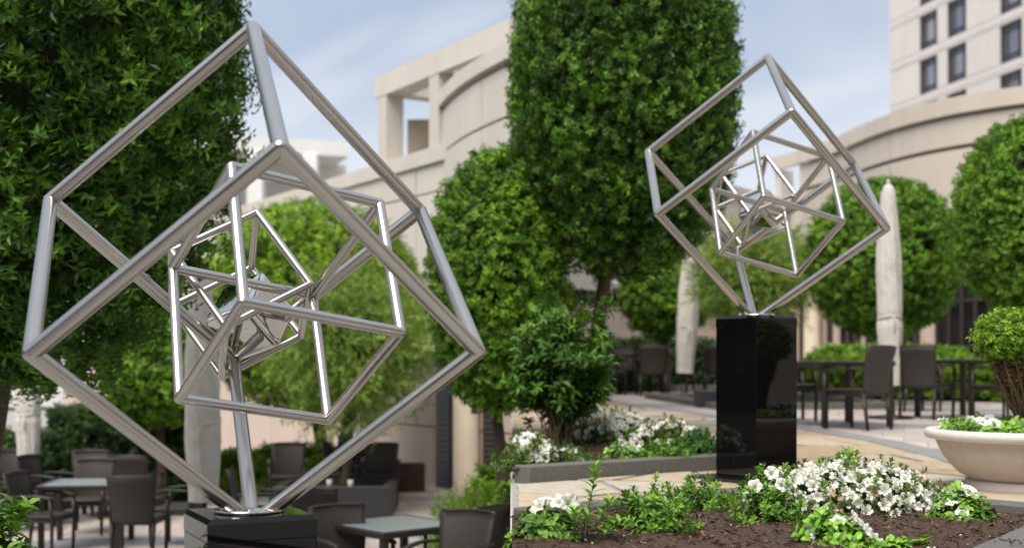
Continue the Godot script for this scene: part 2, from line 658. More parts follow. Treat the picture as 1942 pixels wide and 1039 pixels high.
func make_chair() -> Node3D:      # armchair of woven resin; its front looks along +z
	var t := thing("armchair", "", "chair", Vector3.ZERO, 0.0, "dark woven armchairs round the cafe tables")
	var back := func(u: float, v: float) -> Vector3:
		var x := (u - 0.5) * lerpf(0.44, 0.53, v)
		return Vector3(x, lerpf(0.38, 0.90, v) + 0.012 * (1.0 - pow(2 * u - 1, 2.0)) * v, -0.235 - 0.085 * v * v - 0.05 * (1.0 - pow(2.0 * u - 1.0, 2.0)))
	part("backrest", sheet(back, 10, 8, 0.028), M.wicker, t)
	var rim := []
	for i in 9: rim.append(back.call(i / 8.0, 1.0))
	part("top_rail", tube(rim, [0.016], 8), M.resin, t)
	var seat := func(u: float, v: float) -> Vector3:
		return Vector3((u - 0.5) * lerpf(0.47, 0.52, v), 0.437 - 0.018 * sin(PI * u) * sin(PI * v), lerpf(-0.235, 0.265, v))
	part("seat", sheet(seat, 8, 8, 0.03), M.wicker, t)
	part("seat_frame", cbox(Vector3(0.49, 0.05, 0.47), 0.012), M.resin, t, Vector3(0, 0.395, 0.0))
	for s in [-1.0, 1.0]:
		part("leg", tube([Vector3(s * 0.245, 0.0, 0.235), Vector3(s * 0.255, 0.42, 0.245), Vector3(s * 0.27, 0.635, 0.225)], [0.02, 0.027, 0.022], 4), M.resin, t)
		part("leg", tube([Vector3(s * 0.22, 0.0, -0.29), Vector3(s * 0.225, 0.40, -0.245)], [0.02, 0.03], 4), M.resin, t)
		var arm := func(u: float, v: float) -> Vector3:
			return Vector3(s * (0.255 + 0.025 * sin(PI * v)) + (u - 0.5) * 0.052, 0.655 + 0.022 * sin(PI * v * 0.8) - 0.03 * v * v, lerpf(-0.27, 0.275, v))
		part("armrest", sheet(arm, 2, 9, 0.022), M.resin, t)
	return t

func make_table() -> Node3D:      # square cafe table with a glass sheet let into its top
	var t := thing("cafe_table", "", "table", Vector3.ZERO, 0.0, "dark cafe tables in the courtyard")
	for s in [-1.0, 1.0]:
		part("rim_rail", cbox(Vector3(0.95, 0.055, 0.07), 0.008), M.resin, t, Vector3(0, 0.715, s * 0.44))
		part("rim_rail", cbox(Vector3(0.07, 0.055, 0.81), 0.008), M.resin, t, Vector3(s * 0.44, 0.715, 0))
		for q in [-1.0, 1.0]:
			part("leg", cbox(Vector3(0.065, 0.69, 0.065), 0.008), M.resin, t, Vector3(s * 0.425, 0.345, q * 0.425))
	part("tabletop", cbox(Vector3(0.81, 0.03, 0.81), 0.004), M.table_glass, t, Vector3(0, 0.729, 0))
	return t

func umbrella(label: String, foot: Vector3, y0: float, y1: float, r: float, lean := 0.0, pinch := 0.0) -> Node3D:
	# closed parasol in its cloth cover; y0 and y1 are the cover's ends above the foot
	var t := thing("closed_parasol", label, "parasol", foot, 0.0, "closed parasols in pale covers")
	part("pole", tube([Vector3.ZERO, Vector3(0, y0 + 0.3, 0)], [0.026], 12), M.black_metal, t)
	part("base_foot", lathe([Vector2(0.28, 0.0), Vector2(0.28, 0.03), Vector2(0.05, 0.05), Vector2(0.045, 0.22), Vector2(0.026, 0.23)], 28), M.black_metal, t)
	var ph := rng.randf() * TAU
	bump_noise.seed = 31
	bump_noise.frequency = 1.0
	var folds := func(a: float, y: float, rr: float) -> float:
		var v := (y - y0) / (y1 - y0)
		var q := Vector3(cos(a) * 1.3, v * 4.2 + a * 0.12 * 0.0, sin(a) * 1.3)
		var w := rr * (0.07 * bump_noise.get_noise_3dv(q + Vector3(ph * 9.0, 0, 0)) + 0.06 * bump_noise.get_noise_3d(q.x * 2.4 + v * 3.0, v * 7.0, q.z * 2.4 + ph) + 0.05 * bump_noise.get_noise_3d(q.x * 5.0 + v * 8.0, v * 6.0 + ph, q.z * 5.0))
		w += rr * (0.05 * cos(4.0 * a + ph + v * 3.5) + 0.03 * cos(9.0 * a - ph + v * 5.0) + 0.018 * sin(17.0 * a + v * 11.0))
		return w
	var prof := []
	for i in 61:
		var v := i / 60.0
		var rr := r * (0.82 + 0.18 * smoothstep(0.0, 0.3, v)) * (1.0 - 0.42 * smoothstep(0.55, 0.99, v)) * sqrt(maxf(0.0, 1.0 - pow(maxf(0.0, (v - 0.90) / 0.1003), 2.4)))
		rr *= 1.0 - pinch * exp(-pow((v - 0.33) / 0.016, 2.0)) + pinch * 0.35 * exp(-pow((v - 0.285) / 0.03, 2.0))
		prof.append(Vector2(maxf(rr, 0.004), lerpf(y0, y1, v)))
	var cv := part("cover", lathe(prof, 60, folds), M.canvas, t)
	cv.rotation.z = lean
	part("finial", lathe([Vector2(0.0, y1 - 0.02), Vector2(0.022, y1 - 0.01), Vector2(0.024, y1 + 0.015), Vector2(0.012, y1 + 0.04), Vector2(0.0, y1 + 0.045)], 14), M.canvas, cv)
	var strap := []
	for i in 25:
		var b := TAU * i / 24.0
		strap.append(Vector3(cos(b) * r * 0.99, y0 + (y1 - y0) * (0.335 + 0.006 * sin(b * 2.0 + ph)), sin(b) * r * 0.99))
	part("tie_strap", tube(strap, [0.011], 6, false), M.canvas, cv)
	part("loose_strap_end", tube([strap[6], strap[6] + Vector3(0.02, -0.07, 0.012), strap[6] + Vector3(0.012, -0.2, 0.02)], [0.011, 0.011, 0.008], 6), M.canvas, cv)
	return t

# ------------------------------------------------------------------ the sculpture

func bars(parent: Node3D, called: String, centre: Vector3, ax: Array, edges: Vector3, r: float, lowest := -1e9) -> void:
	var B := Basis(ax[0], ax[1], ax[2]).orthonormalized()
	for i in 8:
		var p := Vector3((i & 1) - 0.5, ((i >> 1) & 1) - 0.5, ((i >> 2) & 1) - 0.5)
		var a := centre + B * (p * edges)
		if a.y > lowest:
			var ball := SphereMesh.new()
			ball.radius = r * 1.005
			ball.height = r * 2.01
			ball.radial_segments = 28
			ball.rings = 14
			part(called + "_corner", ball, M.steel, parent, a)
		for k in 3:
			if i & (1 << k): continue
			var q := p
			q[k] += 1.0
			var b := centre + B * (q * edges)
			var lo := a
			var hi := b
			if a.y < lowest: lo = a.lerp(b, (lowest - a.y) / (b.y - a.y))
			if b.y < lowest: hi = b.lerp(a, (lowest - b.y) / (a.y - b.y))
			part(called + "_bar", tube([lo, hi], [r], 28, false), M.steel, parent)

func rounded_cube(edge: float, round_: float, n := 14) -> ArrayMesh:
	var st := new_st()
	var h := edge / 2.0
	var inner := h - round_
	for a in 3:
		for s in [-1.0, 1.0]:
			var base := 0
			var pts := []
			for i in n + 1:
				var row := []
				for j in n + 1:
					var u := sin((float(i) / n - 0.5) * PI) * 0.5 + (float(i) / n - 0.5)
					var v := sin((float(j) / n - 0.5) * PI) * 0.5 + (float(j) / n - 0.5)
					var p := Vector3.ZERO
					p[a] = s * h
					p[(a + 1) % 3] = u * h * (1.0 if s > 0 else -1.0)
					p[(a + 2) % 3] = v * h
					var q := Vector3(clampf(p.x, -inner, inner), clampf(p.y, -inner, inner), clampf(p.z, -inner, inner))
					var d := (p - q).normalized()
					var bulge := Vector3.ZERO
					bulge[a] = s * edge * 0.018 * cos(u * 1.5) * cos(v * 1.5)
					row.append(q + d * round_ + bulge)
				pts.append(row)
			add_mesh(st, grid(pts))
	return st.commit()

func sculpture(label: String, o: Dictionary) -> void:
	var t := thing("nested_cubes_sculpture", label, "sculpture", Vector3.ZERO, 0.0, "nested cube sculptures")
	bars(t, "outer_cube", o.c[0], o.a[0], o.e[0], 0.0262, o.top - 0.03)
	bars(t, "middle_cube", o.c[1], o.a[1], o.e[1], 0.0192)
	bars(t, "small_cube", o.c[2], o.a[2], o.e[2], 0.0158)
	var core := part("mirror_cube", rounded_cube(o.core, o.core * 0.11), M.mirror, t, o.c[3])
	core.basis = Basis(o.a[3][0], o.a[3][1], o.a[3][2]).orthonormalized()
	part("base_plate", lathe([Vector2(0.0, 0.001), Vector2(0.118, 0.001), Vector2(0.12, 0.003), Vector2(0.12, 0.010), Vector2(0.117, 0.012), Vector2(0.0, 0.012)], 48), M.mirror, t, Vector3(o.foot.x, o.top, o.foot.z))
	for k in 6:
		var a := TAU * k / 6 + 0.3
		part("bolt", lathe([Vector2(0.008, 0.0), Vector2(0.008, 0.004), Vector2(0.004, 0.007), Vector2(0.0, 0.0075)], 10), M.steel, t, Vector3(o.foot.x + cos(a) * 0.104, o.top + 0.012, o.foot.z + sin(a) * 0.104))

func pedestal(label: String, foot: Vector3, h: float, turn: float, plate: bool, wide: float) -> void:
	var t := thing("granite_pedestal", label, "pedestal", foot, turn, "polished black pedestals")
	part("shaft", cbox(Vector3(wide, h - 0.0735, wide), 0.003), M.granite, t, Vector3(0, (h - 0.0735) / 2, 0))
	# chamfered cap stone
	var cap := []
	for q in [[wide / 2 + 0.0003, h - 0.073], [wide / 2 + 0.0003, h - 0.016], [wide / 2 - 0.012, h]]:
		var ring := []
		for s in [[1, 1], [1, -1], [-1, -1], [-1, 1]]: ring.append(Vector3(s[0] * q[0], q[1], s[1] * q[0]))
		cap.append(ring)
	part("cap_stone", grid(cap, true, true, true), M.granite, t)
	if plate: part("ground_plate", cbox(Vector3(0.64, 0.022, 0.64), 0.003), M.granite_plate, t, Vector3(0, 0.011, 0))

# ------------------------------------------------------------------ paving

func prism(poly: PackedVector2Array, lift: float, deep: float, base: Callable) -> ArrayMesh:      # (x, distance) outline to a slab lying on a surface
	var st := new_st()
	st.set_smooth_group(-1)
	var tris := Geometry2D.triangulate_polygon(poly)
	if tris.is_empty(): return null
	var c := Vector2.ZERO
	for p in poly: c += p
	c /= poly.size()
	var top := func(p: Vector2, h: float) -> Vector3: return Vector3(p.x, base.call(p.y) + h, -p.y)
	for i in range(0, tris.size(), 3):
		var q := [top.call(poly[tris[i]], lift), top.call(poly[tris[i + 1]], lift), top.call(poly[tris[i + 2]], lift)]
		out_poly(st, q, q[0] - Vector3(0, 1, 0))
	for i in poly.size():
		var a := poly[i]
		var b := poly[(i + 1) % poly.size()]
		var mid := (a + b) / 2
		var n := Vector2(b.y - a.y, a.x - b.x)
		if Geometry2D.is_point_in_polygon(mid + n.normalized() * 0.002, poly): n = -n
		var inside := top.call(mid - n.normalized(), lift)
		out_poly(st, [top.call(a, lift - deep), top.call(b, lift - deep), top.call(b, lift), top.call(a, lift)], inside)
	st.generate_normals()
	return st.commit()

func rough_edge(poly: PackedVector2Array, step: float, by: float) -> PackedVector2Array:
	var out := PackedVector2Array()
	for i in poly.size():
		var a := poly[i]
		var b := poly[(i + 1) % poly.size()]
		var n := maxi(1, int(a.distance_to(b) / step))
		for k in n:
			out.append(a.lerp(b, float(k) / n) + Vector2(rng.randf_range(-by, by), rng.randf_range(-by, by)))
	return out

func cut(polys: Array, holes: Array) -> Array:
	for h in holes:
		var next := []
		for p in polys:
			for q in Geometry2D.clip_polygons(p, h):
				if not Geometry2D.is_polygon_clockwise(q): next.append(q)
		polys = next
	return polys

func area(p: PackedVector2Array) -> float:
	var s := 0.0
	for i in p.size(): s += p[i].cross(p[(i + 1) % p.size()])
	return absf(s) / 2.0

func flagstones(parent: Node3D, region: PackedVector2Array, holes: Array, dx: float, dd: float, x1: float, d0: float, d1: float) -> void:
	var seeds := []
	var d := d0
	var row := 0
	while d < d1:
		var x := -0.3 + (row % 2) * dx * 0.5
		while x < x1:
			seeds.append(Vector2(x + rng.randf_range(-0.36, 0.36) * dx, d + rng.randf_range(-0.36, 0.36) * dd))
			x += dx
		d += dd
		row += 1
	for s in seeds:
		var poly := PackedVector2Array([s + Vector2(-1.3, -1.3), s + Vector2(1.3, -1.3), s + Vector2(1.3, 1.3), s + Vector2(-1.3, 1.3)])
		for o in seeds:
			if o == s or o.distance_to(s) > 2.4: continue
			var m: Vector2 = (s + o) / 2
			var n: Vector2 = (o - s).normalized()
			var kept := PackedVector2Array()
			for i in poly.size():
				var a := poly[i]
				var b := poly[(i + 1) % poly.size()]
				var da := (a - m).dot(n)
				var db := (b - m).dot(n)
				if da <= 0.0: kept.append(a)
				if (da < 0.0) != (db < 0.0) and da != db: kept.append(a.lerp(b, da / (da - db)))
			poly = kept
			if poly.size() < 3: break
		if poly.size() < 3: continue
		for q in Geometry2D.intersect_polygons(poly, region):
			for r in cut([q], holes):
				for t in Geometry2D.offset_polygon(r, -0.026, Geometry2D.JOIN_ROUND):
					if area(t) < 0.03: continue
					var c := Vector2.ZERO
					for p in t: c += p
					c /= t.size()
					if absf(c.x / c.y) > 0.46: continue
					var mesh := prism(rough_edge(t, 0.09, 0.006), rng.randf_range(0.008, 0.016), 0.03, gr)
					if mesh: part("flagstone", mesh, M.flag[rng.randi() % 4], parent)

func paver_grid(parent: Node3D, region: PackedVector2Array, holes: Array, w: float, l: float, turn: float, base: Callable, single_to: float, centre: Vector2, nx: int, ny: int, every: int) -> void:
	var rest := [new_st(), new_st(), new_st()]
	for j in range(-ny, ny):
		for i in range(-nx, nx):
			var shift := (j % 2) * w * 0.5
			var q := PackedVector2Array()
			for c in [[0, 0], [1, 0], [1, 1], [0, 1]]:
				q.append(centre + (Vector2((i + c[0]) * w + shift, (j + c[1]) * l) + Vector2(-0.005 if c[0] else 0.005, -0.005 if c[1] else 0.005)).rotated(turn))
			var mid := (q[0] + q[2]) / 2
			if mid.y < 4.0 or absf(mid.x / mid.y) > 0.45: continue
			for p in Geometry2D.intersect_polygons(q, region):
				for t in cut([p], holes):
					if area(t) < 0.01: continue
					var k := 2 if (posmod(j, every) == 0) else (rng.randi() % 2)
					var mesh := prism(t, rng.randf_range(0.008, 0.012), 0.03, base)
					if mesh == null: continue
					if mid.y < single_to: part("paver", mesh, M.paver[k * 2 + rng.randi() % 2] if k < 2 else M.band, parent)
					else: add_mesh(rest[k], mesh)
	for k in 3:
		var m: ArrayMesh = rest[k].commit()
		if m.get_surface_count(): stuff(part("far_pavers", m, M.paver[k * 2] if k < 2 else M.band, parent))

func kerb(called: String, label: String, pts: Array, top: float, wide: float, stone: float, closed := false) -> Node3D:
	# a line of kerb stones; pts are (x, distance) along the outer face, the stones lie on the side of the turn to the left
	var t := thing(called, label, "kerb", Vector3.ZERO, 0.0, "stone kerbs round the planting beds")
	var n := pts.size()
	for i in (n if closed else n - 1):
		var a: Vector2 = pts[i]
		var b: Vector2 = pts[(i + 1) % n]
		var dir := (b - a).normalized()
		var side := Vector2(-dir.y, dir.x)
		var l := a.distance_to(b)
		var k := maxi(1, roundi(l / stone))
		for j in k:
			var p := a + dir * l * (j + 0.5) / k + side * (wide / 2 + (0.0005 if i % 2 else 0.0))
			var len_ := l / k - 0.006
			part("kerb_stone", cbox(Vector3(snappedf(len_, 0.001), 0.26, wide), 0.007), M.kerb[rng.randi() % 3], t, Vector3(p.x, gr(p.y) + top - 0.13 + (0.002 if i % 2 else 0.0), -p.y), Vector3(0, atan2(dir.y, dir.x), 0))
	return t

func courts() -> void:
	var far := PlaneMesh.new()
	far.size = Vector2(1600, 1600)
	structure("ground", far, M.mortar, Vector3(0, -0.06, 0))
	var low := structure("lower_court", strip([Vector2(-120, 14), Vector2(-120, -130)], -0.2, 0.0, 0.1), M.mortar)
	var st := new_st()
	st.set_smooth_group(-1)
	out_poly(st, [Vector3(-120, 0, 14), Vector3(0.0, 0, 14), Vector3(0.0, 0, -130), Vector3(-120, 0, -130)], Vector3(-60, -5, -50))
	st.generate_normals()
	low.mesh = st.commit()
	st = new_st()
	st.set_smooth_group(-1)
	var ds := [-14.0, 9.0, 14.0, 24.0, 130.0]
	for i in 4:
		var a: float = ds[i]
		var b: float = ds[i + 1]
		out_poly(st, [Vector3(0, gr(a), -a), Vector3(120, gr(a), -a), Vector3(120, gr(b), -b), Vector3(0, gr(b), -b)], Vector3(60, -50, -a))
	st.generate_normals()
	var up := structure("upper_court", st.commit(), M.mortar)
	# the wall that holds the upper court, with coping stones
	var wall := thing("retaining_wall", "cream retaining wall between the sunken court and the paved upper court", "wall")
	for i in 12:
		var d0 := -8.0 + i * 2.65
		var h: float = gr(d0) - 0.03
		part("wall_panel", cbox(Vector3(0.14, h, 2.63), 0.005), M.cream[i % 3], wall, Vector3(0.062, h / 2, -d0 - 1.325))
	var bed1 := PackedVector2Array([Vector2(-0.1, 5.72), Vector2(1.55, 7.04), Vector2(2.60, 5.90), Vector2(2.9, 5.7), Vector2(1.72, 4.05), Vector2(-0.1, 4.05)])
	var bed2 := PackedVector2Array([Vector2(-0.1, 7.8), Vector2(1.5, 9.0), Vector2(1.78, 9.8), Vector2(1.2, 11.9), Vector2(-0.1, 12.6)])
	var pool := PackedVector2Array([Vector2(2.3, 22.0), Vector2(2.95, 18.05), Vector2(5.5, 18.3), Vector2(5.5, 21.8)])
	var edge := [Vector2(3.0, 6.0), Vector2(3.2, 8.5), Vector2(3.35, 10.1), Vector2(3.4, 12.0), Vector2(3.2, 14.1), Vector2(2.65, 16.3), Vector2(2.0, 18.7), Vector2(1.2, 21.8)]
	var stones := PackedVector2Array([Vector2(0.01, 4.0), Vector2(3.0, 4.0)])
	var slabs := PackedVector2Array([Vector2(11, 6.0), Vector2(11, 24.2), Vector2(0.02, 24.2), Vector2(0.02, 22.6), Vector2(1.5, 21.9)])
	for e in edge: stones.append(e)
	stones.append(Vector2(0.01, 22.5))
	for i in edge.size(): slabs.append(edge[edge.size() - 1 - i] + Vector2(0.29, 0))
	flagstones(up, stones, [bed1, bed2], 0.56, 0.80, 3.6, 4.6, 22.5)
	paver_grid(up, slabs, [pool], 0.42, 0.80, -0.30, gr, 17.0, Vector2(5, 14), 22, 18, 5)
	for i in edge.size() - 1:
		var a: Vector2 = edge[i]
		var b: Vector2 = edge[i + 1]
		var n := roundi(a.distance_to(b) / 0.75)
		for k in n:
			var p := a.lerp(b, (k + 0.006) / n)
			var q := a.lerp(b, (k + 0.994) / n)
			part("band_stone", prism(PackedVector2Array([p + Vector2(0.005, 0), p + Vector2(0.28, 0), q + Vector2(0.28, 0), q + Vector2(0.005, 0)]), 0.012, 0.03, gr), M.band, up)
	paver_grid(low, PackedVector2Array([Vector2(-12, 8), Vector2(-0.012, 8), Vector2(-0.012, 22.5), Vector2(-12, 30)]), [], 0.5, 0.7, 0.2, func(_d: float) -> float: return 0.0, 0.0, Vector2(-4, 15), 24, 22, 6)
	# kerbs and soil
	kerb("planter_kerb", "grey stone kerb behind the mulch bed with the small green shrubs, bending at the black pedestal", [Vector2(2.56, 5.95), Vector2(1.55, 7.04), Vector2(0.0, 5.8)], 0.10, 0.17, 0.62)
	kerb("planter_kerb", "light grey kerb corner beside the white petunia dome and the big bowl", [Vector2(2.62, 5.90), Vector2(1.42, 4.22)], 0.102, 0.34, 0.75)
	kerb("planter_kerb", "long grey stone kerb across the flagstone path, in front of the tall bush", [Vector2(0.103, 7.976), Vector2(1.5, 9.0), Vector2(1.78, 9.8)], 0.112, 0.16, 0.62)
	kerb("pool_kerb", "low dark kerb round the shallow pool behind the pedestal", [Vector2(2.3, 22.0), Vector2(2.95, 18.05), Vector2(5.5, 18.3), Vector2(5.5, 21.8)], 0.10, 0.2, 0.8, true)
	kerb("planter_kerb", "far grey kerb under the low green hedges behind the cafe tables", [Vector2(5.7, 21.6), Vector2(11.5, 19.8)], 0.16, 0.2, 0.9)
	kerb("planter_kerb", "far kerb step beyond the chairs beside the tall bush", [Vector2(0.2, 26.3), Vector2(5.6, 25.4)], 0.14, 0.3, 0.9)
	var water := part("pool_water", prism(PackedVector2Array([Vector2(2.5, 21.8), Vector2(3.1, 18.25), Vector2(5.3, 18.5), Vector2(5.3, 21.6)]), 0.03, 0.02, gr), M.water)
	water.set_meta("kind", "structure")
	tag(part("dark_stone_block", cbox(Vector3(0.5, 0.26, 0.5), 0.01), M.dark_stone, null, on_upper(1352, 18.9) + Vector3(0, 0.13, 0)), "small dark stone block in the pool, showing beside the pedestal", "stone block")
	soil("soil", bed1, 0.03, 0.06)
	soil("soil", bed2, 0.05, 0.06)

func soil(called: String, poly: PackedVector2Array, lift: float, hump: float) -> void:
	# a gently uneven sheet of mulch with loose bark chips on it
	var o := structure(called, null, M.soil)
	var c := Vector2.ZERO
	for p in poly: c += p
	c /= poly.size()
	var inner: PackedVector2Array = Geometry2D.offset_polygon(poly, -0.12)[0]
	var nn := FastNoiseLite.new()
	nn.seed = 9
	nn.frequency = 1.6
	var height := func(p: Vector2) -> float: return gr(p.y) + lift + hump * (0.5 + nn.get_noise_2dv(p)) + 0.02 * nn.get_noise_2dv(p * 6.0)
	var st := new_st()
	var bb := Rect2(poly[0], Vector2.ZERO)
	for p in poly: bb = bb.expand(p)
	var nx := int(bb.size.x / 0.05) + 1
	var ny := int(bb.size.y / 0.05) + 1
	for j in ny + 1:
		for i in nx + 1:
			var p := bb.position + Vector2(i, j) * 0.05
			st.add_vertex(Vector3(p.x, height.call(p), -p.y))
	for j in ny:
		for i in nx:
			var m := bb.position + (Vector2(i, j) + Vector2(0.5, 0.5)) * 0.05
			if not Geometry2D.is_point_in_polygon(m, inner): continue
			var a := j * (nx + 1) + i
			for k in [a, a + nx + 1, a + 1, a + 1, a + nx + 1, a + nx + 2]: st.add_index(k)
	st.generate_normals()
	o.mesh = st.commit()
	var l := Leaves.new()
	var tones := [Color(0.10, 0.055, 0.035), Color(0.06, 0.032, 0.02), Color(0.17, 0.10, 0.065), Color(0.045, 0.025, 0.017), Color(0.26, 0.17, 0.11)]
	for i in 9000:
		var p := bb.position + Vector2(rng.randf(), rng.randf()) * bb.size
		if not Geometry2D.is_point_in_polygon(p, inner): continue
		var d := Vector3(rng.randfn(), rng.randfn() * 0.35, rng.randfn()).normalized()
		var col: Color = vary(tones[mini(rng.randi() % 5, rng.randi() % 5)], 0.3)
		l.leaf(Vector3(p.x, height.call(p) + rng.randf() * 0.012, -p.y), d, Vector3(rng.randfn() * 0.3, 1, rng.randfn() * 0.3), rng.randf_range(0.012, 0.05), rng.randf_range(0.005, 0.014), 0.002, col)
	for i in 130:
		var p := bb.position + Vector2(rng.randf(), rng.randf()) * bb.size
		if not Geometry2D.is_point_in_polygon(p, inner): continue
		var col := Color(0.7, 0.69, 0.62) if i % 3 else Color(0.30, 0.19, 0.06)
		l.leaf(Vector3(p.x, height.call(p) + 0.012, -p.y), Vector3(rng.randfn(), rng.randfn() * 0.2, rng.randfn()), Vector3(0, 1, 0), rng.randf_range(0.015, 0.03), 0.014, 0.003, vary(col, 0.2))
	stuff(part("bark_chips", l.mesh(), M.chips, o))

# ------------------------------------------------------------------ buildings

func louvre(parent: Node3D, path: Array, px0: float, px1: float, y0: float, y1: float) -> void:
	var s0 := s_at_px(path, px0)
	var s1 := s_at_px(path, px1)
	var o := part("louvre_door", strip(piece(path, s0, s1, 1), y0, y1, 0.05, 0.03), M.dark_metal, parent)
	var n := int((y1 - y0) / 0.095)
	for i in n:
		var y := y0 + 0.06 + (y1 - y0 - 0.1) * i / n
		part("slat", strip(piece(path, minf(s0, s1) + 0.05, maxf(s0, s1) - 0.05, 1), y, y + 0.06, 0.02, 0.06), M.slat, o)

func glazing(parent: Node3D, path: Array, px0: float, px1: float, y0: float, y1: float, cols: int, rows: Array) -> void:
	# a dark framed opening with panes set behind its bars
	var s0 := minf(s_at_px(path, px0), s_at_px(path, px1))
	var s1 := maxf(s_at_px(path, px0), s_at_px(path, px1))
	var st := new_st()
	add_mesh(st, strip(piece(path, s0, s1, 2), y1 - 0.08, y1, 0.1, 0.14))
	for c in cols + 1:
		var s := lerpf(s0 + 0.04, s1 - 0.04, float(c) / cols)
		add_mesh(st, strip(piece(path, s - 0.035, s + 0.035, 1), y0, y1 - 0.08, 0.1, 0.138))
	for r in rows:
		add_mesh(st, strip(piece(path, s0, s1, 2), r - 0.035, r + 0.035, 0.09, 0.134))
	var o := part("window_frame", st.commit(), M.bronze, parent)
	for c in cols:
		part("pane", strip(piece(path, lerpf(s0 + 0.04, s1 - 0.04, float(c) / cols) + 0.02, lerpf(s0 + 0.04, s1 - 0.04, float(c + 1) / cols) - 0.02, 1), y0, y1 - 0.06, 0.012, 0.075), M.dark_glass, o)
	part("room_dark", strip(piece(path, s0, s1, 2), y0, y1, 0.04, 0.045), M.dark_inside, o)

func pillar(parent: Node3D, p: Vector2, r: float, y0: float, y1: float) -> void:
	part("column", lathe([Vector2(r * 1.12, y0), Vector2(r * 1.12, y0 + 0.12), Vector2(r, y0 + 0.14), Vector2(r, y1)], 32), M.column, parent, Vector3(p.x, 0, p.y))

func lower_buildings() -> void:
	# the long cream building beside the sunken court (plan points are x, z)
	var A := Vector2(-0.0, -19.87)
	var B := Vector2(-16.5, -46.5)
	var path := [A, B]
	var t := thing("cream_pavilion", "cream panelled building with an open roof frame and an overhanging curved drum", "building")
	part("backing_wall", strip(path, -0.1, EYE + 3.6, 0.35, -0.13), M.shade_joint, t)
	var l := length_of(path)
	var s_mid := s_at_px(path, 440)
	panels(t, "pink_panel", path, 0.0, s_mid, [[0.0, 1.05], [1.05, EYE + 0.1]], 2.6, M.pink)
	panels(t, "wall_panel", path, 0.0, s_mid, [[EYE + 0.1, EYE + 1.6], [EYE + 1.6, EYE + 3.0], [EYE + 3.0, EYE + 3.5]], 3.0, M.cream, 1, 0.03)
	panels(t, "pink_panel", path, s_mid, l, [[0.0, 1.05], [1.05, EYE + 0.1]], 4.0, M.pink)
	panels(t, "wall_panel", path, s_mid, l, [[EYE + 0.1, EYE + 1.6], [EYE + 1.6, EYE + 3.0], [EYE + 3.0, EYE + 3.5]], 6.0, M.cream, 1, 0.03)
	part("coping", strip(path, EYE + 3.5, EYE + 3.77, 0.6, 0.06), M.cream[0], t)
	# roof frame
	var f0 := s_at_px(path, 713)
	var f1 := 0.02
	var back := []
	for p in [along(path, f0), along(path, f1)]:
		var dir := (B - A).normalized()
		var nrm := Vector2(dir.y, -dir.x)
		if nrm.dot(-A) > 0: nrm = -nrm
		back.append(p + nrm * 2.3)
	part("frame_beam", strip([along(path, f0), along(path, f1)], EYE + 5.03, EYE + 5.42, 0.42, 0.04), M.cream[1], t)
	part("frame_beam", strip(back, EYE + 5.03, EYE + 5.40, 0.4, 0.0), M.cream[1], t)
	for px in [727.0, 824.0]:
		var s := s_at_px(path, px)
		part("frame_post", strip(piece(path, s - 0.17, s + 0.17, 1), EYE + 3.76, EYE + 5.035, 0.36, 0.03), M.cream[0], t)
		var p := along(path, s)
		var q: Vector2 = back[0].lerp(back[1], (s - f0) / (f1 - f0))
		part("cross_beam", strip([p.lerp(q, 0.17), p.lerp(q, 0.9)], EYE + 5.06, EYE + 5.36, 0.34, 0.17), M.cream[2], t)
		part("frame_post", strip([q + Vector2(-0.17, 0.1), q + Vector2(0.17, -0.1)], EYE + 3.6, EYE + 5.035, 0.34, 0.0), M.cream[0], t)
	part("upper_wall", strip(piece(path, 0.03, s_at_px(path, 858), 1), EYE + 3.75, EYE + 5.035, 0.3, -0.02), M.cream[1], t)
	# the drum
	var arc := []
	var c := Vector2(11.84, -24.5)
	for i in 61:
		var a := lerpf(3.32, 2.47, i / 60.0)
		arc.append(c + Vector2(cos(a), sin(a)) * 13.3)
	var la := length_of(arc)
	part("drum_core", strip(arc, EYE + 1.72, EYE + 4.6, 0.4, -0.13), M.shade_joint, t)
	panels(t, "drum_panel", arc, 0.0, la, [[EYE + 1.7, EYE + 3.62], [EYE + 3.64, EYE + 4.38]], 3.3, M.cream, 12, 0.03)
	panels(t, "drum_coping", arc, 0.0, la, [[EYE + 4.44, EYE + 4.7]], 6.0, M.cream, 20, 0.02, 0.07)
	# ground floor
	louvre(t, path, 829, 860, 0.05, EYE + 0.2)
	louvre(t, path, 917, 946, 0.05, EYE + 0.2)
	pillar(t, along(path, s_at_px(path, 890)) + Vector2(-0.05, 0.32), 0.215, 0.0, EYE + 1.7)
	var wd := part("white_door", strip(piece(path, s_at_px(path, 656), s_at_px(path, 690), 1), 0.0, 1.75, 0.06, 0.04), M.white_paint, t)
	part("door_frame", strip(piece(path, s_at_px(path, 654), s_at_px(path, 657), 1), 0.0, 1.8, 0.05, 0.06), M.white_paint, wd)
	part("dark_vent", strip(piece(path, s_at_px(path, 803), s_at_px(path, 830), 1), EYE - 0.02, EYE + 0.2, 0.03, 0.02), M.slat, t)
	# white building far behind
	var w := thing("white_building", "distant white building with a flat roof on short columns over a shaded terrace", "building")
	var wp := [Vector2(-9.6, -66.0), Vector2(-27.0, -58.0)]
	part("wall", strip(wp, 0.0, EYE + 9.4, 6.0, -2.5), M.white_wall, w)
	part("roof_slab", strip([Vector2(-8.6, -66.0), Vector2(-16.6, -63.0)], EYE + 10.75, EYE + 11.5, 8.0, 0.4), M.white_wall, w)
	part("terrace_wall", strip([Vector2(-8.8, -66.0), Vector2(-16.4, -63.0)], EYE + 4.5, EYE + 7.9, 0.5, 0.2), M.white_wall, w)
	part("recess_wall", strip([Vector2(-8.8, -68.2), Vector2(-16.4, -65.2)], EYE + 7.0, EYE + 10.8, 0.4, -0.6), M.cream[2], w)
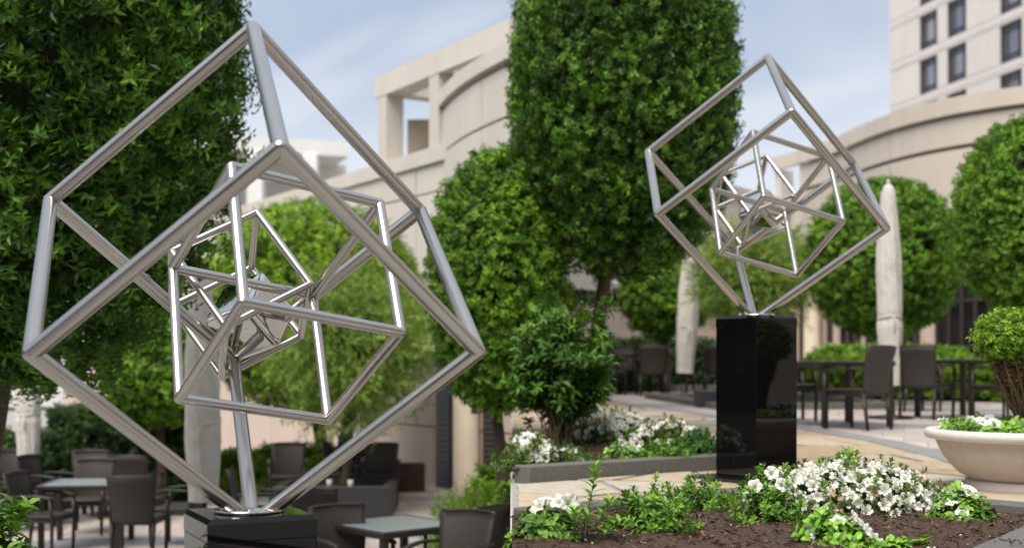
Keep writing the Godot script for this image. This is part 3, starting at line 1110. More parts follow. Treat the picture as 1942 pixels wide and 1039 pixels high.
	for x in [-10.4, -13.0, -15.6]:
		part("column", cbox(Vector3(0.8, 2.9, 0.8), 0.03), M.white_wall, w, Vector3(x, EYE + 9.3, -66.0 + (-8.8 - x) * 0.395 + 0.2))
	part("side_block", strip([Vector2(-16.7, -61.5), Vector2(-27.0, -57.0)], EYE - 2.0, EYE + 11.4, 5.0, 0.5), M.white_wall, w)
	part("eaves", strip([Vector2(-15.9, -61.2), Vector2(-27.0, -56.4)], EYE + 11.42, EYE + 12.0, 5.6, 0.7), M.white_wall, w)
	for i in 5:
		part("roof_mast", tube([Vector3(-14.6 - i * 0.45, EYE + 11.4, -64.0), Vector3(-14.6 - i * 0.45, EYE + 12.2 + 0.25 * (i % 3), -64.0)], [0.05], 6), M.dark_metal, w)
	var bx := thing("planter_box", "low brown timber planter box against the pink wall", "planter", on_lower(757, 21.4), 0.05)
	for s in [-1, 1]:
		part("side_board", cbox(Vector3(0.86, 0.46, 0.04), 0.006), M.brown_wood, bx, Vector3(0, 0.23, s * 0.25))
		part("end_board", cbox(Vector3(0.04, 0.455, 0.455), 0.006), M.brown_wood, bx, Vector3(s * 0.41, 0.23, 0))
	part("fill", cbox(Vector3(0.77, 0.36, 0.45), 0.01), M.soil, bx, Vector3(0, 0.2, 0))
	var pl := thing("stone_planter", "dark stone tree planter with a slim trunk rising from it", "planter", on_lower(638, 18.0))
	for s in [-1, 1]:
		part("side_slab", cbox(Vector3(1.6, 0.46, 0.12), 0.01), M.dark_stone, pl, Vector3(0, 0.23, s * 0.54))
		part("end_slab", cbox(Vector3(0.12, 0.458, 0.96), 0.01), M.dark_stone, pl, Vector3(s * 0.74, 0.23, 0))
	part("earth", cbox(Vector3(1.35, 0.36, 0.95), 0.01), M.soil, pl, Vector3(0, 0.21, 0))
	for q in [[624.0, 17.5, "small white cup standing on the stone planter's front slab"], [664.0, 17.45, "small clear-rimmed pale tumbler on the stone planter beside the slim trunk"]]:
		var p := on_lower(q[0], q[1])
		var cup := part("cup", lathe([Vector2(0.0, 0.0), Vector2(0.03, 0.0), Vector2(0.036, 0.015), Vector2(0.04, 0.09), Vector2(0.036, 0.09), Vector2(0.032, 0.02), Vector2(0.0, 0.018)], 24), M.frosted, null, Vector3(p.x, 0.46, p.z))
		tag(cup, q[2], "cup")

func upper_buildings() -> void:
	# wall behind the big tree, running away to the curved wing
	var q := [Vector2(0.05, -23.6), Vector2(7.04, -33.8)]
	var t := thing("garden_wing", "pale building wing with a dark window slot, behind the big clipped tree and the chairs", "building")
	part("backing_wall", strip(q, 1.2, EYE + 4.3, 0.35, -0.13), M.shade_joint, t)
	var l := length_of(q)
	panels(t, "pink_panel", q, 0.0, l, [[1.4, 2.3], [2.3, EYE + 1.22]], 2.4, M.pink)
	panels(t, "wall_panel", q, 0.0, l, [[EYE + 1.5, EYE + 2.9], [EYE + 2.9, EYE + 4.1]], 3.0, M.cream)
	part("coping", strip(q, EYE + 4.1, EYE + 4.45, 0.6, 0.06), M.cream[0], t)
	part("window_slot", strip(piece(q, 0.1, l - 0.1, 1), EYE + 1.22, EYE + 1.5, 0.05, -0.06), M.dark_glass, t)
	for i in 40:
		var s := 0.2 + i * (l - 0.4) / 39.0
		part("slot_bar", strip(piece(q, s - 0.02, s + 0.02, 1), EYE + 1.225, EYE + 1.495, 0.04, -0.02), M.slat, t)
	var lp := along(q, s_at_px(q, 1170))
	var lamp := thing("wall_lamp", "round dark bulkhead fitting on the pale wall above the window slot", "wall lamp", Vector3(lp.x - 0.06, at(1170, 540, -lp.y).y, lp.y + 0.12))
	part("rim", lathe([Vector2(0.0, 0.0), Vector2(0.19, 0.0), Vector2(0.19, 0.06), Vector2(0.15, 0.08), Vector2(0.13, 0.06), Vector2(0.0, 0.05)], 24), M.dark_metal, lamp, Vector3.ZERO, Vector3(PI / 2, 0, 0))
	part("lens", lathe([Vector2(0.125, 0.055), Vector2(0.1, 0.09), Vector2(0.05, 0.11), Vector2(0.0, 0.115)], 24), M.frosted, lamp, Vector3.ZERO, Vector3(PI / 2, 0, 0))
	# the curved wing
	var way := [Vector2(7.04, -33.8), Vector2(7.3, -33.1), Vector2(7.62, -32.0), Vector2(7.95, -30.8), Vector2(8.12, -29.3), Vector2(8.42, -27.8), Vector2(8.95, -26.5), Vector2(9.6, -25.6), Vector2(10.4, -24.9), Vector2(11.6, -24.2), Vector2(13.2, -23.6), Vector2(15.5, -23.2)]
	var cv := Curve3D.new()
	for i in way.size():
		var a: Vector2 = way[maxi(i - 1, 0)]
		var b: Vector2 = way[mini(i + 1, way.size() - 1)]
		var h := (b - a) / 6.0
		cv.add_point(Vector3(way[i].x, 0, way[i].y), Vector3(-h.x, 0, -h.y), Vector3(h.x, 0, h.y))
	var path := []
	for i in 121:
		var p := cv.sample_baked(cv.get_baked_length() * i / 120.0, true)
		path.append(Vector2(p.x, p.z))
	l = length_of(path)
	var c := thing("curved_wing", "cream building wing with a long curving roof parapet below the hotel tower", "building")
	var s_open := s_at_px(path, 1524)
	part("backing_wall", strip(piece(path, s_open, l, 80), 1.2, EYE + 5.4, 0.35, -0.13), M.shade_joint, c)
	part("backing_wall", strip(piece(path, 0.0, s_open, 8), 1.2, EYE + 4.2, 0.35, -0.13), M.shade_joint, c)
	panels(c, "coping", path, 0.0, l, [[EYE + 5.14, EYE + 5.5]], 5.0, M.beige, 18, 0.015, 0.1)
	panels(c, "band_panel", path, s_open, l, [[EYE + 4.5, EYE + 5.09]], 4.2, M.beige, 14, 0.03)
	panels(c, "wall_panel", path, s_open, l, [[EYE + 2.62, EYE + 4.44], [EYE + 1.95, EYE + 2.6]], 4.2, M.beige, 14, 0.035)
	panels(c, "wall_panel", path, 0.0, s_open, [[EYE + 2.6, EYE + 4.3]], 2.0, M.cream, 4, 0.03)
	panels(c, "pink_panel", path, 0.0, l, [[1.4, EYE + 1.95]], 3.4, M.pink, 10, 0.03)
	for px in [1476.0, 1522.0]:
		var s := s_at_px(path, px)
		part("frame_post", strip(piece(path, maxf(0.0, s - 0.13), s + 0.13, 1), EYE + 4.28, EYE + 5.145, 0.4, 0.0), M.cream[1], c)
	var top := EYE + 1.9
	louvre(c, path, 1519, 1539, 1.6, top)
	pillar(c, along(path, s_at_px(path, 1555)) + Vector2(-0.25, 0.25), 0.2, 1.55, EYE + 2.0)
	louvre(c, path, 1571, 1581, 1.6, top)
	glazing(c, path, 1604, 1634, 1.6, top, 2, [EYE + 0.9])
	glazing(c, path, 1653, 1676, 1.6, top, 2, [EYE + 0.9])
	glazing(c, path, 1712, 1746, 1.6, top, 2, [EYE + 0.9])
	glazing(c, path, 1783, 1915, 1.6, top + 0.5, 5, [EYE + 0.35, EYE + 1.3])
	# the tower
	var tw := thing("hotel_tower", "tall pale tower with dark gridded windows rising above the curved parapet", "building")
	var P0 := Vector2(29.97, -100.3)
	var P1 := Vector2(40.0, -56.7)
	var tp := [P0, P1]
	part("core", strip(tp, 0.0, EYE + 44.0, 14.0, -0.42), M.tower[1], tw)
	var lt := length_of(tp)
	var wins := []
	for w in [[1744.5, 1778.0], [1797.0, 1833.5], [1897.0, 1939.0], [1963.0, 2003.0]]:
		wins.append([s_at_px(tp, w[0]), s_at_px(tp, w[1])])
	var sill0 := EYE + 20.35
	for f in range(-2, 6):
		var y0: float = sill0 + f * 3.36
		var y1: float = y0 + 2.62
		panels(tw, "spandrel", tp, 0.0, lt, [[y1, y1 + 0.2], [y1 + 0.2, y0 + 3.36]], 14.0, M.tower, 1, 0.05)
		var s := 0.0
		for w in wins:
			panels(tw, "pier", tp, s, w[0], [[y0, y1]], 4.0, M.tower, 1, 0.04)
			s = w[1]
			var o := part("window", strip(piece(tp, w[0], w[1], 1), y0, y1, 0.03, -0.38), M.dark_metal, tw)
			var st := new_st()
			var wl: float = w[1] - w[0]
			for k in [0.02, 0.26, 0.74, 0.98]:
				add_mesh(st, strip(piece(tp, w[0] + wl * k - 0.045, w[0] + wl * k + 0.045, 1), y0, y1, 0.09, -0.22))
			for k in [0.02, 0.2, 0.82, 0.98]:
				add_mesh(st, strip(piece(tp, w[0], w[1], 1), y0 + 2.62 * k - 0.045, y0 + 2.62 * k + 0.045, 0.085, -0.226))
			part("frame", st.commit(), M.dark_metal, o)
			for k in [[0.04, 0.24], [0.28, 0.72], [0.76, 0.96]]:
				for v in [[0.04, 0.18], [0.22, 0.8], [0.84, 0.96]]:
					part("pane", strip(piece(tp, w[0] + wl * k[0], w[0] + wl * k[1], 1), y0 + 2.62 * v[0], y0 + 2.62 * v[1], 0.02, -0.28), M.tower_glass if (k[0] != 0.28 or v[0] != 0.22) else M.tower_curtain[rng.randi() % 3], o)
		panels(tw, "pier", tp, s, lt, [[y0, y1]], 8.0, M.tower, 1, 0.04)
	part("corner_strip", strip(piece(tp, 0.6, 1.5, 1), 0.0, EYE + 17.2, 0.3, 0.12), M.tower[2], tw)
	part("roof_bracket", cbox(Vector3(0.5, 0.6, 0.8), 0.05), M.dark_metal, tw, Vector3(31.4, EYE + 28.3, -94.6))
	# the buildings that close the court in, out of the camera's sight but mirrored in steel and granite
	closing_wing("opposite_wing", "cream building closing the court behind the viewer, seen only mirrored in the steel", [Vector2(-19.5, 13), Vector2(18.5, 13)], 11.0)
	closing_wing("side_wing", "cream building along the upper court's far side, seen only mirrored in the granite", [Vector2(18.9, 12.5), Vector2(18.9, -21.5)], 16.0)
	closing_wing("side_wing", "cream building along the sunken court's outer side, seen only mirrored in the steel", [Vector2(-20, 12.5), Vector2(-20, -30)], 8.0)

func closing_wing(called: String, label: String, op: Array, high: float) -> void:
	var h := thing(called, label, "building")
	part("backing_wall", strip(op, 0.0, high, 0.4, -0.13), M.shade_joint, h)
	var l := length_of(op)
	var at_s := 0.0
	var n := int(l / 5.5)
	for i in n:
		var s0 := 1.8 + i * 5.5
		panels(h, "wall_panel", op, at_s, s0, [[0.0, 2.6], [2.6, 5.2], [5.2, high]], 3.2, M.beige)
		panels(h, "wall_panel", op, s0, s0 + 2.4, [[5.2, high]], 3.0, M.beige)
		part("window", strip(piece(op, s0, s0 + 2.4, 1), 1.0, 5.2, 0.05, -0.05), M.dark_glass, h)
		at_s = s0 + 2.4
	panels(h, "wall_panel", op, at_s, l, [[0.0, 2.6], [2.6, 5.2], [5.2, high]], 3.2, M.beige)

# ------------------------------------------------------------------ materials

func materials() -> void:
	var leaf := mat(Color.WHITE, 0.42)
	leaf.vertex_color_use_as_albedo = true
	leaf.backlight_enabled = true
	leaf.backlight = Color(0.55, 0.6, 0.3)
	leaf.metallic_specular = 0.4
	M.leaf = leaf
	var petal := mat(Color.WHITE, 0.6)
	petal.vertex_color_use_as_albedo = true
	petal.backlight_enabled = true
	petal.backlight = Color(0.7, 0.7, 0.66)
	M.petal = petal
	var chips := mat(Color.WHITE, 0.9)
	chips.vertex_color_use_as_albedo = true
	M.chips = chips
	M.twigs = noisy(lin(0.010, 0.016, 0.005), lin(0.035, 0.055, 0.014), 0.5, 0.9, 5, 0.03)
	M.stem = noisy(lin(0.07, 0.05, 0.025), lin(0.13, 0.11, 0.05), 0.2, 0.8, 6)
	M.green_stem = mat(lin(0.13, 0.17, 0.05), 0.6)
	M.dry_twig = noisy(lin(0.09, 0.055, 0.03), lin(0.2, 0.13, 0.075), 0.2, 0.85, 16)
	M.bark = noisy(lin(0.05, 0.036, 0.028), lin(0.13, 0.10, 0.08), 0.5, 0.9, 7, 0.02, 1.2, 0.25)
	M.wicker = mat(Color.WHITE, 0.55)
	M.wicker.albedo_texture = weave()
	M.wicker.uv1_triplanar = true
	M.wicker.uv1_scale = Vector3.ONE / 0.16
	M.wicker.heightmap_enabled = true
	M.wicker.heightmap_texture = weave_height()
	M.wicker.heightmap_scale = 0.25
	M.resin = noisy(lin(0.016, 0.0125, 0.011), lin(0.027, 0.022, 0.0195), 0.3, 0.42, 8)
	M.table_glass = mat(lin(0.33, 0.38, 0.41), 0.16)
	M.black_metal = mat(lin(0.012, 0.012, 0.014), 0.4)
	M.dark_metal = mat(lin(0.035, 0.036, 0.045), 0.5)
	M.slat = mat(lin(0.05, 0.05, 0.062), 0.5)
	M.bronze = mat(lin(0.04, 0.032, 0.03), 0.4)
	M.canvas = noisy(lin(0.54, 0.52, 0.485), lin(0.66, 0.64, 0.605), 1.1, 0.85, 9, 0.012, 0.5, 0.12)
	M.steel = mat(Color.WHITE, 0.25, 1.0)
	M.steel.albedo_texture = noise_tex(0.006, lin(0.44, 0.42, 0.40), lin(0.52, 0.495, 0.472), 11)
	M.steel.roughness = 0.25
	M.steel.uv1_triplanar = true
	M.steel.uv1_scale = Vector3.ONE
	M.mirror = mat(lin(0.62, 0.615, 0.60), 0.025, 1.0)
	M.granite = noisy(lin(0.002, 0.002, 0.0024), lin(0.006, 0.006, 0.007), 0.3, 0.03, 14, 0.08)
	M.granite.metallic_specular = 0.42
	M.granite_plate = noisy(lin(0.008, 0.008, 0.010), lin(0.016, 0.016, 0.02), 0.3, 0.12, 15, 0.08)
	M.mortar = noisy(lin(0.27, 0.265, 0.25), lin(0.38, 0.37, 0.35), 1.3, 0.9, 20, 0.02, 0.4, 0.3)
	M.soil = noisy(lin(0.035, 0.02, 0.014), lin(0.11, 0.066, 0.045), 0.5, 0.95, 21, 0.03, 2.0, 0.35)
	M.flag = []
	for k in [[0.36, 0.27, 0.18, 0.50, 0.41, 0.30], [0.40, 0.32, 0.23, 0.52, 0.44, 0.34], [0.31, 0.22, 0.135, 0.46, 0.35, 0.235], [0.40, 0.355, 0.29, 0.53, 0.48, 0.40]]:
		M.flag.append(noisy(lin(k[0], k[1], k[2]), lin(k[3], k[4], k[5]), 1.1, 0.75, 30 + M.flag.size(), 0.016, 1.0, 0.5))
	M.paver = []
	for k in [[0.4, 0.345, 0.32, 0.5, 0.435, 0.4], [0.46, 0.39, 0.355, 0.56, 0.48, 0.445], [0.37, 0.325, 0.31, 0.46, 0.405, 0.38], [0.42, 0.375, 0.35, 0.49, 0.435, 0.41]]:
		M.paver.append(noisy(lin(k[0], k[1], k[2]), lin(k[3], k[4], k[5]), 0.9, 0.8, 40 + M.paver.size(), 0.05, 0.3, 0.3))
	M.band = noisy(lin(0.19, 0.19, 0.20), lin(0.30, 0.30, 0.31), 0.8, 0.75, 45, 0.05, 0.3, 0.3)
	M.kerb = []
	for k in 3:
		M.kerb.append(noisy(lin(0.085 + 0.01 * k, 0.083 + 0.01 * k, 0.08 + 0.009 * k), lin(0.16 + 0.012 * k, 0.155 + 0.012 * k, 0.145 + 0.01 * k), 0.7, 0.8, 50 + k, 0.05, 0.12, 0.25))
	M.dark_stone = noisy(lin(0.02, 0.021, 0.025), lin(0.036, 0.037, 0.042), 0.6, 0.5, 54, 0.04)
	M.water = mat(lin(0.05, 0.07, 0.05), 0.04)
	M.cream = []
	for k in 3:
		var v := 0.015 * k
		M.cream.append(noisy(lin(0.54 + v, 0.50 + v, 0.46 + v), lin(0.63 + v, 0.585 + v, 0.54 + v), 6.0, 0.85, 60 + k, 0.008))
	M.beige = []
	for k in 3:
		var v := 0.015 * k
		M.beige.append(noisy(lin(0.51 + v, 0.45 + v, 0.39 + v), lin(0.60 + v, 0.535 + v, 0.47 + v), 6.0, 0.85, 64 + k, 0.008))
	M.pink = []
	for k in 3:
		var v := 0.015 * k
		M.pink.append(noisy(lin(0.50 + v, 0.40 + v, 0.345 + v), lin(0.58 + v, 0.47 + v, 0.41 + v), 4.0, 0.85, 68 + k, 0.01))
	M.tower = []
	for k in 3:
		var v := 0.012 * k
		M.tower.append(noisy(lin(0.58 + v, 0.545 + v, 0.52 + v), lin(0.64 + v, 0.605 + v, 0.58 + v), 18.0, 0.85, 72 + k, 0.008))
	for set_ in [M.cream, M.beige, M.pink, M.tower]:
		for m in set_:
			m.uv1_scale = Vector3(0.55, 0.07, 0.55) if set_ != M.tower else Vector3(0.2, 0.03, 0.2)
			m.detail_enabled = false
	M.white_wall = noisy(lin(0.70, 0.70, 0.69), lin(0.78, 0.78, 0.77), 14.0, 0.85, 76)
	M.white_paint = mat(lin(0.66, 0.68, 0.70), 0.5)
	M.shade_joint = mat(lin(0.30, 0.25, 0.20), 0.9)
	M.column = noisy(lin(0.58, 0.50, 0.40), lin(0.66, 0.58, 0.475), 3.0, 0.8, 78)
	M.brown_wood = noisy(lin(0.045, 0.022, 0.018), lin(0.075, 0.04, 0.033), 0.8, 0.6, 79)
	M.dark_glass = mat(lin(0.012, 0.012, 0.014), 0.06)
	M.dark_inside = mat(lin(0.02, 0.018, 0.017), 0.9)
	M.tower_glass = mat(lin(0.085, 0.08, 0.10), 0.08)
	M.tower_curtain = [mat(lin(0.22, 0.225, 0.28), 0.25), mat(lin(0.27, 0.265, 0.30), 0.3), mat(lin(0.16, 0.165, 0.22), 0.2)]
	M.frosted = mat(lin(0.45, 0.46, 0.45), 0.3)
	M.bowl = noisy(lin(0.47, 0.41, 0.37), lin(0.57, 0.505, 0.46), 0.8, 0.6, 82, 0.015, 0.2, 0.2)
	M.bowl_rim = noisy(lin(0.60, 0.57, 0.55), lin(0.72, 0.69, 0.67), 0.4, 0.55, 83, 0.03)
	M.azalea = []
	M.petunia = []
	M.wilted = []
	for i in 2: M.wilted.append(flower_mesh("azalea", Color(0.42, 0.30, 0.17)))
	for i in 4:
		M.azalea.append(flower_mesh("azalea"))
		M.petunia.append(flower_mesh("petunia"))

func weave() -> ImageTexture:
	var im := Image.create(64, 64, false, Image.FORMAT_RGB8)
	for y in 64:
		for x in 64:
			var over := ((x / 8) + (y / 8)) % 2 == 0
			var t := sin(PI * ((x if over else y) % 8 + 0.5) / 8.0)
			var edge := 0.82 + 0.18 * t
			im.set_pixel(x, y, lin(0.037 * edge, 0.031 * edge, 0.0285 * edge))
	return ImageTexture.create_from_image(im)

func weave_height() -> ImageTexture:
	var im := Image.create(64, 64, false, Image.FORMAT_RGB8)
	for y in 64:
		for x in 64:
			var over := ((x / 8) + (y / 8)) % 2 == 0
			var a := sin(PI * ((x if over else y) % 8 + 0.5) / 8.0)
			var b := sin(PI * ((y if over else x) % 8 + 0.5) / 8.0)
			var h := sqrt(a) * (0.45 + 0.55 * b)
			im.set_pixel(x, y, Color(h, h, h))
	return ImageTexture.create_from_image(im)

func sky_picture() -> ImageTexture:
	var im := Image.create(1024, 512, false, Image.FORMAT_RGBF)
	var n := FastNoiseLite.new()
	n.seed = 77
	n.frequency = 1.0
	n.fractal_octaves = 5
	var wisps := FastNoiseLite.new()
	wisps.seed = 78
	wisps.frequency = 1.0
	wisps.fractal_octaves = 4
	for y in 512:
		var el := (0.5 - (y + 0.5) / 512.0) * PI
		var h := clampf(sin(el), 0.0, 1.0)
		var hor := Vector3(0.80, 0.855, 0.915)
		var low := Vector3(0.37, 0.455, 0.61)
		var top := Vector3(0.72, 0.79, 0.89)
		var base := hor.lerp(low, smoothstep(0.05, 0.30, h)).lerp(top, smoothstep(0.34, 0.9, h))
		for x in 1024:
			var az := (x + 0.5) / 1024.0 * TAU
			var d := Vector3(cos(el) * sin(az), sin(el), -cos(el) * cos(az))
			var p := Vector3(d.x, 0.0, d.z) / (maxf(d.y, 0.0) + 0.22)      # a high flat layer of thin cloud
			var veil := smoothstep(-0.25, 0.55, n.get_noise_3d(p.x * 0.7, 3.0, p.z * 0.7))
			var streak := smoothstep(0.0, 0.5, wisps.get_noise_3d((p.x + p.z) * 0.6, 0.0, (p.x - p.z) * 2.6))
			var cover := clampf(veil * 0.45 + streak * 0.30, 0.0, 0.8) * smoothstep(-0.02, 0.08, d.y)
			var c := base.lerp(Vector3(0.84, 0.87, 0.91), cover)
			im.set_pixel(x, y, Color(c.x, c.y, c.z))
	return ImageTexture.create_from_image(im)

# ------------------------------------------------------------------ planting

func tree(called: String, label: String, px: float, py: float, d: float, hw: float, hh: float, power: float, n: int, s: Dictionary, foot: Vector3, r0: float, rough := 0.06, depth := 0.3, droop := 0.0, core := 0.72, group := "") -> Node3D:
	var c := at(px, py, d)
	var t := thing(called, label, "tree", foot, 0.0, group)
	var k := d / LENS
	var r := Vector3(hw * k, hh * k, hw * k)
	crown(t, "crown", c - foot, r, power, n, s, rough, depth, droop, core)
	trunk(t, Vector3(0, -0.02, 0), c - foot - Vector3(0, r.y * 0.6, 0), r0, r0 * 0.75, M.bark, 5, r.x * 0.7)
	return t

func trees() -> void:
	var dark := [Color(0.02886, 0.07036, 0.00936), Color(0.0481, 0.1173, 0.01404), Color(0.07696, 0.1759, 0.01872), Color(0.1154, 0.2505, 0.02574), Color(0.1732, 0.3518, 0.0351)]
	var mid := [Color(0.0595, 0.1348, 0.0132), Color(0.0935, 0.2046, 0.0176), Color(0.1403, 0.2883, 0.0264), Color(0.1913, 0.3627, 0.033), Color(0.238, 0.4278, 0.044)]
	var lime := [Color(0.09, 0.18, 0.018), Color(0.14, 0.26, 0.022), Color(0.2, 0.35, 0.03), Color(0.27, 0.43, 0.04)]
	var pale := [Color(0.13, 0.22, 0.035), Color(0.19, 0.31, 0.05), Color(0.26, 0.38, 0.07), Color(0.33, 0.45, 0.1)]
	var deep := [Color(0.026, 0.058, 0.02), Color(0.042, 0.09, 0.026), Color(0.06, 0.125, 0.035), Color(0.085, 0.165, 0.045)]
	var big := sprigs("ficus", 0.088, 0.033, dark, 8)
	var small := sprigs("ficus", 0.054, 0.025, dark)
	var ball := sprigs("ficus", 0.054, 0.027, mid)
	var far_ball := sprigs("ficus", 0.085, 0.042, mid)
	var willow := sprigs("weeping", 0.075, 0.022, pale)
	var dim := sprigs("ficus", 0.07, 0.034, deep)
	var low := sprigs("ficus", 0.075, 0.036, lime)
	M.s = {"dark": dark, "mid": mid, "lime": lime, "pale": pale, "deep": deep, "low": low, "dim": dim}
	# sunken court
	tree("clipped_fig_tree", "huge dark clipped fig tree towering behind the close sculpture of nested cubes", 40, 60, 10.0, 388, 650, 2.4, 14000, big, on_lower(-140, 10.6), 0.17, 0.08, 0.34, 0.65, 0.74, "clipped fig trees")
	tree("clipped_fig_tree", "bright ball tree framed by the close sculpture, rising from the low hedge", 590, 585, 20.5, 205, 190, 2.2, 6500, sprigs("ficus", 0.075, 0.036, [Color(0.12, 0.22, 0.014), Color(0.19, 0.33, 0.02), Color(0.27, 0.44, 0.03), Color(0.35, 0.54, 0.045)]), on_lower(611, 20.5), 0.12, 0.05, 0.25, 0.0, 0.78, "clipped fig trees")
	tree("weeping_tree", "pale weeping tree with a slim trunk rising from the dark stone planter", 668, 655, 18.0, 138, 150, 2.2, 2600, willow, on_lower(650, 18.0) + Vector3(0, 0.38, 0), 0.06, 0.12, 0.6, 1.1, 0.5)
	tree("clipped_fig_tree", "dark ball tree over the long hedge, beside the wide parasol cover", 300, 685, 19.0, 96, 108, 2.3, 2800, far_ball, on_lower(300, 19.0), 0.08, 0.06, 0.25, 0.1, 0.78, "clipped fig trees")
	tree("clipped_fig_tree", "egg-shaped clipped tree before the curved drum of the cream building", 942, 535, 13.0, 122, 240, 2.1, 6800, ball, on_lower(955, 13.0), 0.07, 0.05, 0.3, 0.05, 0.74, "clipped fig trees")
	# upper court
	tree("clipped_fig_tree", "very large clipped fig tree with a flat underside, beside the full-height sculpture", 1182, 176, 13.0, 207, 340, 2.35, 15500, small, on_upper(1085, 13.3), 0.085, 0.045, 0.3, 0.4, 0.76, "clipped fig trees")
	tree("clipped_fig_tree", "round clipped tree right behind the tall pinched parasol cover", 1675, 490, 19.0, 136, 143, 2.15, 8000, ball, on_upper(1682, 19.0), 0.09, 0.035, 0.22, 0.05, 0.78, "clipped fig trees")
	tree("clipped_fig_tree", "clipped ball tree above the wide bowl planter, before the glass doors", 1968, 412, 15.0, 142, 180, 2.2, 7500, ball, on_upper(1990, 15.2), 0.09, 0.035, 0.24, 0.05, 0.78, "clipped fig trees")
	tree("clipped_fig_tree", "small dark ball tree before the window slot, partly behind a parasol", 1262, 560, 23.5, 74, 74, 2.2, 2200, far_ball, on_upper(1262, 23.5), 0.08, 0.05, 0.25, 0.0, 0.8, "clipped fig trees")
	tree("weeping_tree", "pale weeping tree seen through the lower bars of the full-height sculpture", 1432, 520, 21.0, 102, 92, 2.2, 2200, willow, on_upper(1440, 21.0), 0.07, 0.12, 0.6, 1.0, 0.5)
	tree("sapling", "thin airy sapling rising just behind the tall dark bush", 1066, 575, 13.6, 46, 42, 2.0, 130, sprigs("ficus", 0.05, 0.022, pale), on_upper(1062, 13.6), 0.015, 0.2, 0.9, 0.2, 0.0)
	var twin: Node3D = get_node("clipped_fig_tree_005")
	for q in [[Vector3(-6.5, 0.0, 6.5), "round clipped tree behind the viewer in the sunken court, seen only mirrored"], [Vector3(5.5, 1.39, 7.0), "round clipped tree behind the viewer in the upper court, seen only mirrored"], [Vector3(9.5, 1.39, -3.0), "round clipped tree beyond the bowl planter, out of view and seen only mirrored"], [Vector3(-9.0, 0.0, -4.0), "round clipped tree at the outer side of the sunken court, seen only mirrored"]]:
		copy(twin, q[0], rng.randf() * TAU, q[1])
	twin = get_node("clipped_fig_tree_004")
	for q in [[Vector3(-4.3, 0.0, 1.9), "tall clipped tree straight behind the viewer, seen only mirrored in the tubes"], [Vector3(4.4, 1.39, 2.6), "tall clipped tree behind the viewer by the retaining wall, seen only mirrored"], [Vector3(11.5, 1.39, 4.0), "tall clipped tree at the side wing's foot, out of view and seen only mirrored"], [Vector3(-11.5, 0.0, 3.0), "tall clipped tree by the outer side wing, out of view and seen only mirrored"]]:
		copy(twin, q[0], rng.randf() * TAU, q[1])
	# hedges
	var h := thing("hedge", "long dark green hedge behind the cafe tables in the sunken court", "hedge", Vector3.ZERO, 0.0, "clipped hedges")
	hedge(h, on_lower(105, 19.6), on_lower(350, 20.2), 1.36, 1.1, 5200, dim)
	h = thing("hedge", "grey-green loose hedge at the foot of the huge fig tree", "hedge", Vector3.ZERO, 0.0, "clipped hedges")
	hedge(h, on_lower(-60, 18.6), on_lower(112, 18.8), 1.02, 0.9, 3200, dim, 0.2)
	h = thing("hedge", "low bright green hedge along the pink wall behind the stone planter", "hedge", Vector3.ZERO, 0.0, "clipped hedges")
	hedge(h, on_lower(420, 20.8), on_lower(702, 21.0), 0.62, 0.8, 3600, low, 0.2)
	h = thing("hedge", "dark clipped hedge under the small ball tree beyond the outdoor chairs", "hedge", Vector3.ZERO, 0.0, "clipped hedges")
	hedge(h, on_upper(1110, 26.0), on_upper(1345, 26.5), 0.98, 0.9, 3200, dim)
	h = thing("hedge", "bright low hedge below the column and windows, behind the cafe tables", "hedge", Vector3.ZERO, 0.0, "clipped hedges")
	hedge(h, on_upper(1560, 24.6), on_upper(1815, 22.8), 0.74, 1.0, 4200, sprigs("ficus", 0.085, 0.042, mid), 0.2)
	h = thing("hedge", "lower bright hedge on the far kerb, seen between the chair legs", "hedge", Vector3.ZERO, 0.0, "clipped hedges")
	hedge(h, on_upper(1535, 22.4) + Vector3(0, 0.1, 0), on_upper(1930, 20.6) + Vector3(0, 0.1, 0), 0.48, 0.8, 3200, low, 0.18)
	var b := thing("shrub", "tall glossy shrub against the second louvre, behind a brighter feathery shrub", "shrub", on_lower(945, 15.0), 0.0, "leafy shrubs")
	dome(b, Vector3(0.42, 1.05, 0.4), 500, sprigs("broad", 0.10, 0.04, mid), 10, 0.5)
	b = thing("shrub", "bright feathery shrub spilling beside the close cafe table", "shrub", on_lower(895, 13.2), 0.0, "leafy shrubs")
	dome(b, Vector3(0.42, 0.86, 0.4), 900, sprigs("weeping", 0.05, 0.014, lime), 12, 0.5)
	b = thing("shrub", "tall shrub at the foot of the upper wall, behind the bright feathery shrub", "shrub", on_lower(958, 12.2), 0.0, "leafy shrubs")
	dome(b, Vector3(0.22, 0.98, 0.25), 300, sprigs("broad", 0.09, 0.035, mid), 8, 0.5)
	b = thing("shrub", "tall leafy plant with soft yellow-green leaves at the edge of the sunken court", "shrub", on_lower(8, 5.4), 0.0, "leafy shrubs")
	dome(b, Vector3(0.17, 1.60, 0.2), 420, sprigs("broad", 0.085, 0.034, [Color(0.05, 0.13, 0.012), Color(0.09, 0.2, 0.018), Color(0.14, 0.28, 0.03)]), 9, 0.55, 0.35)

# ------------------------------------------------------------------ things in the court

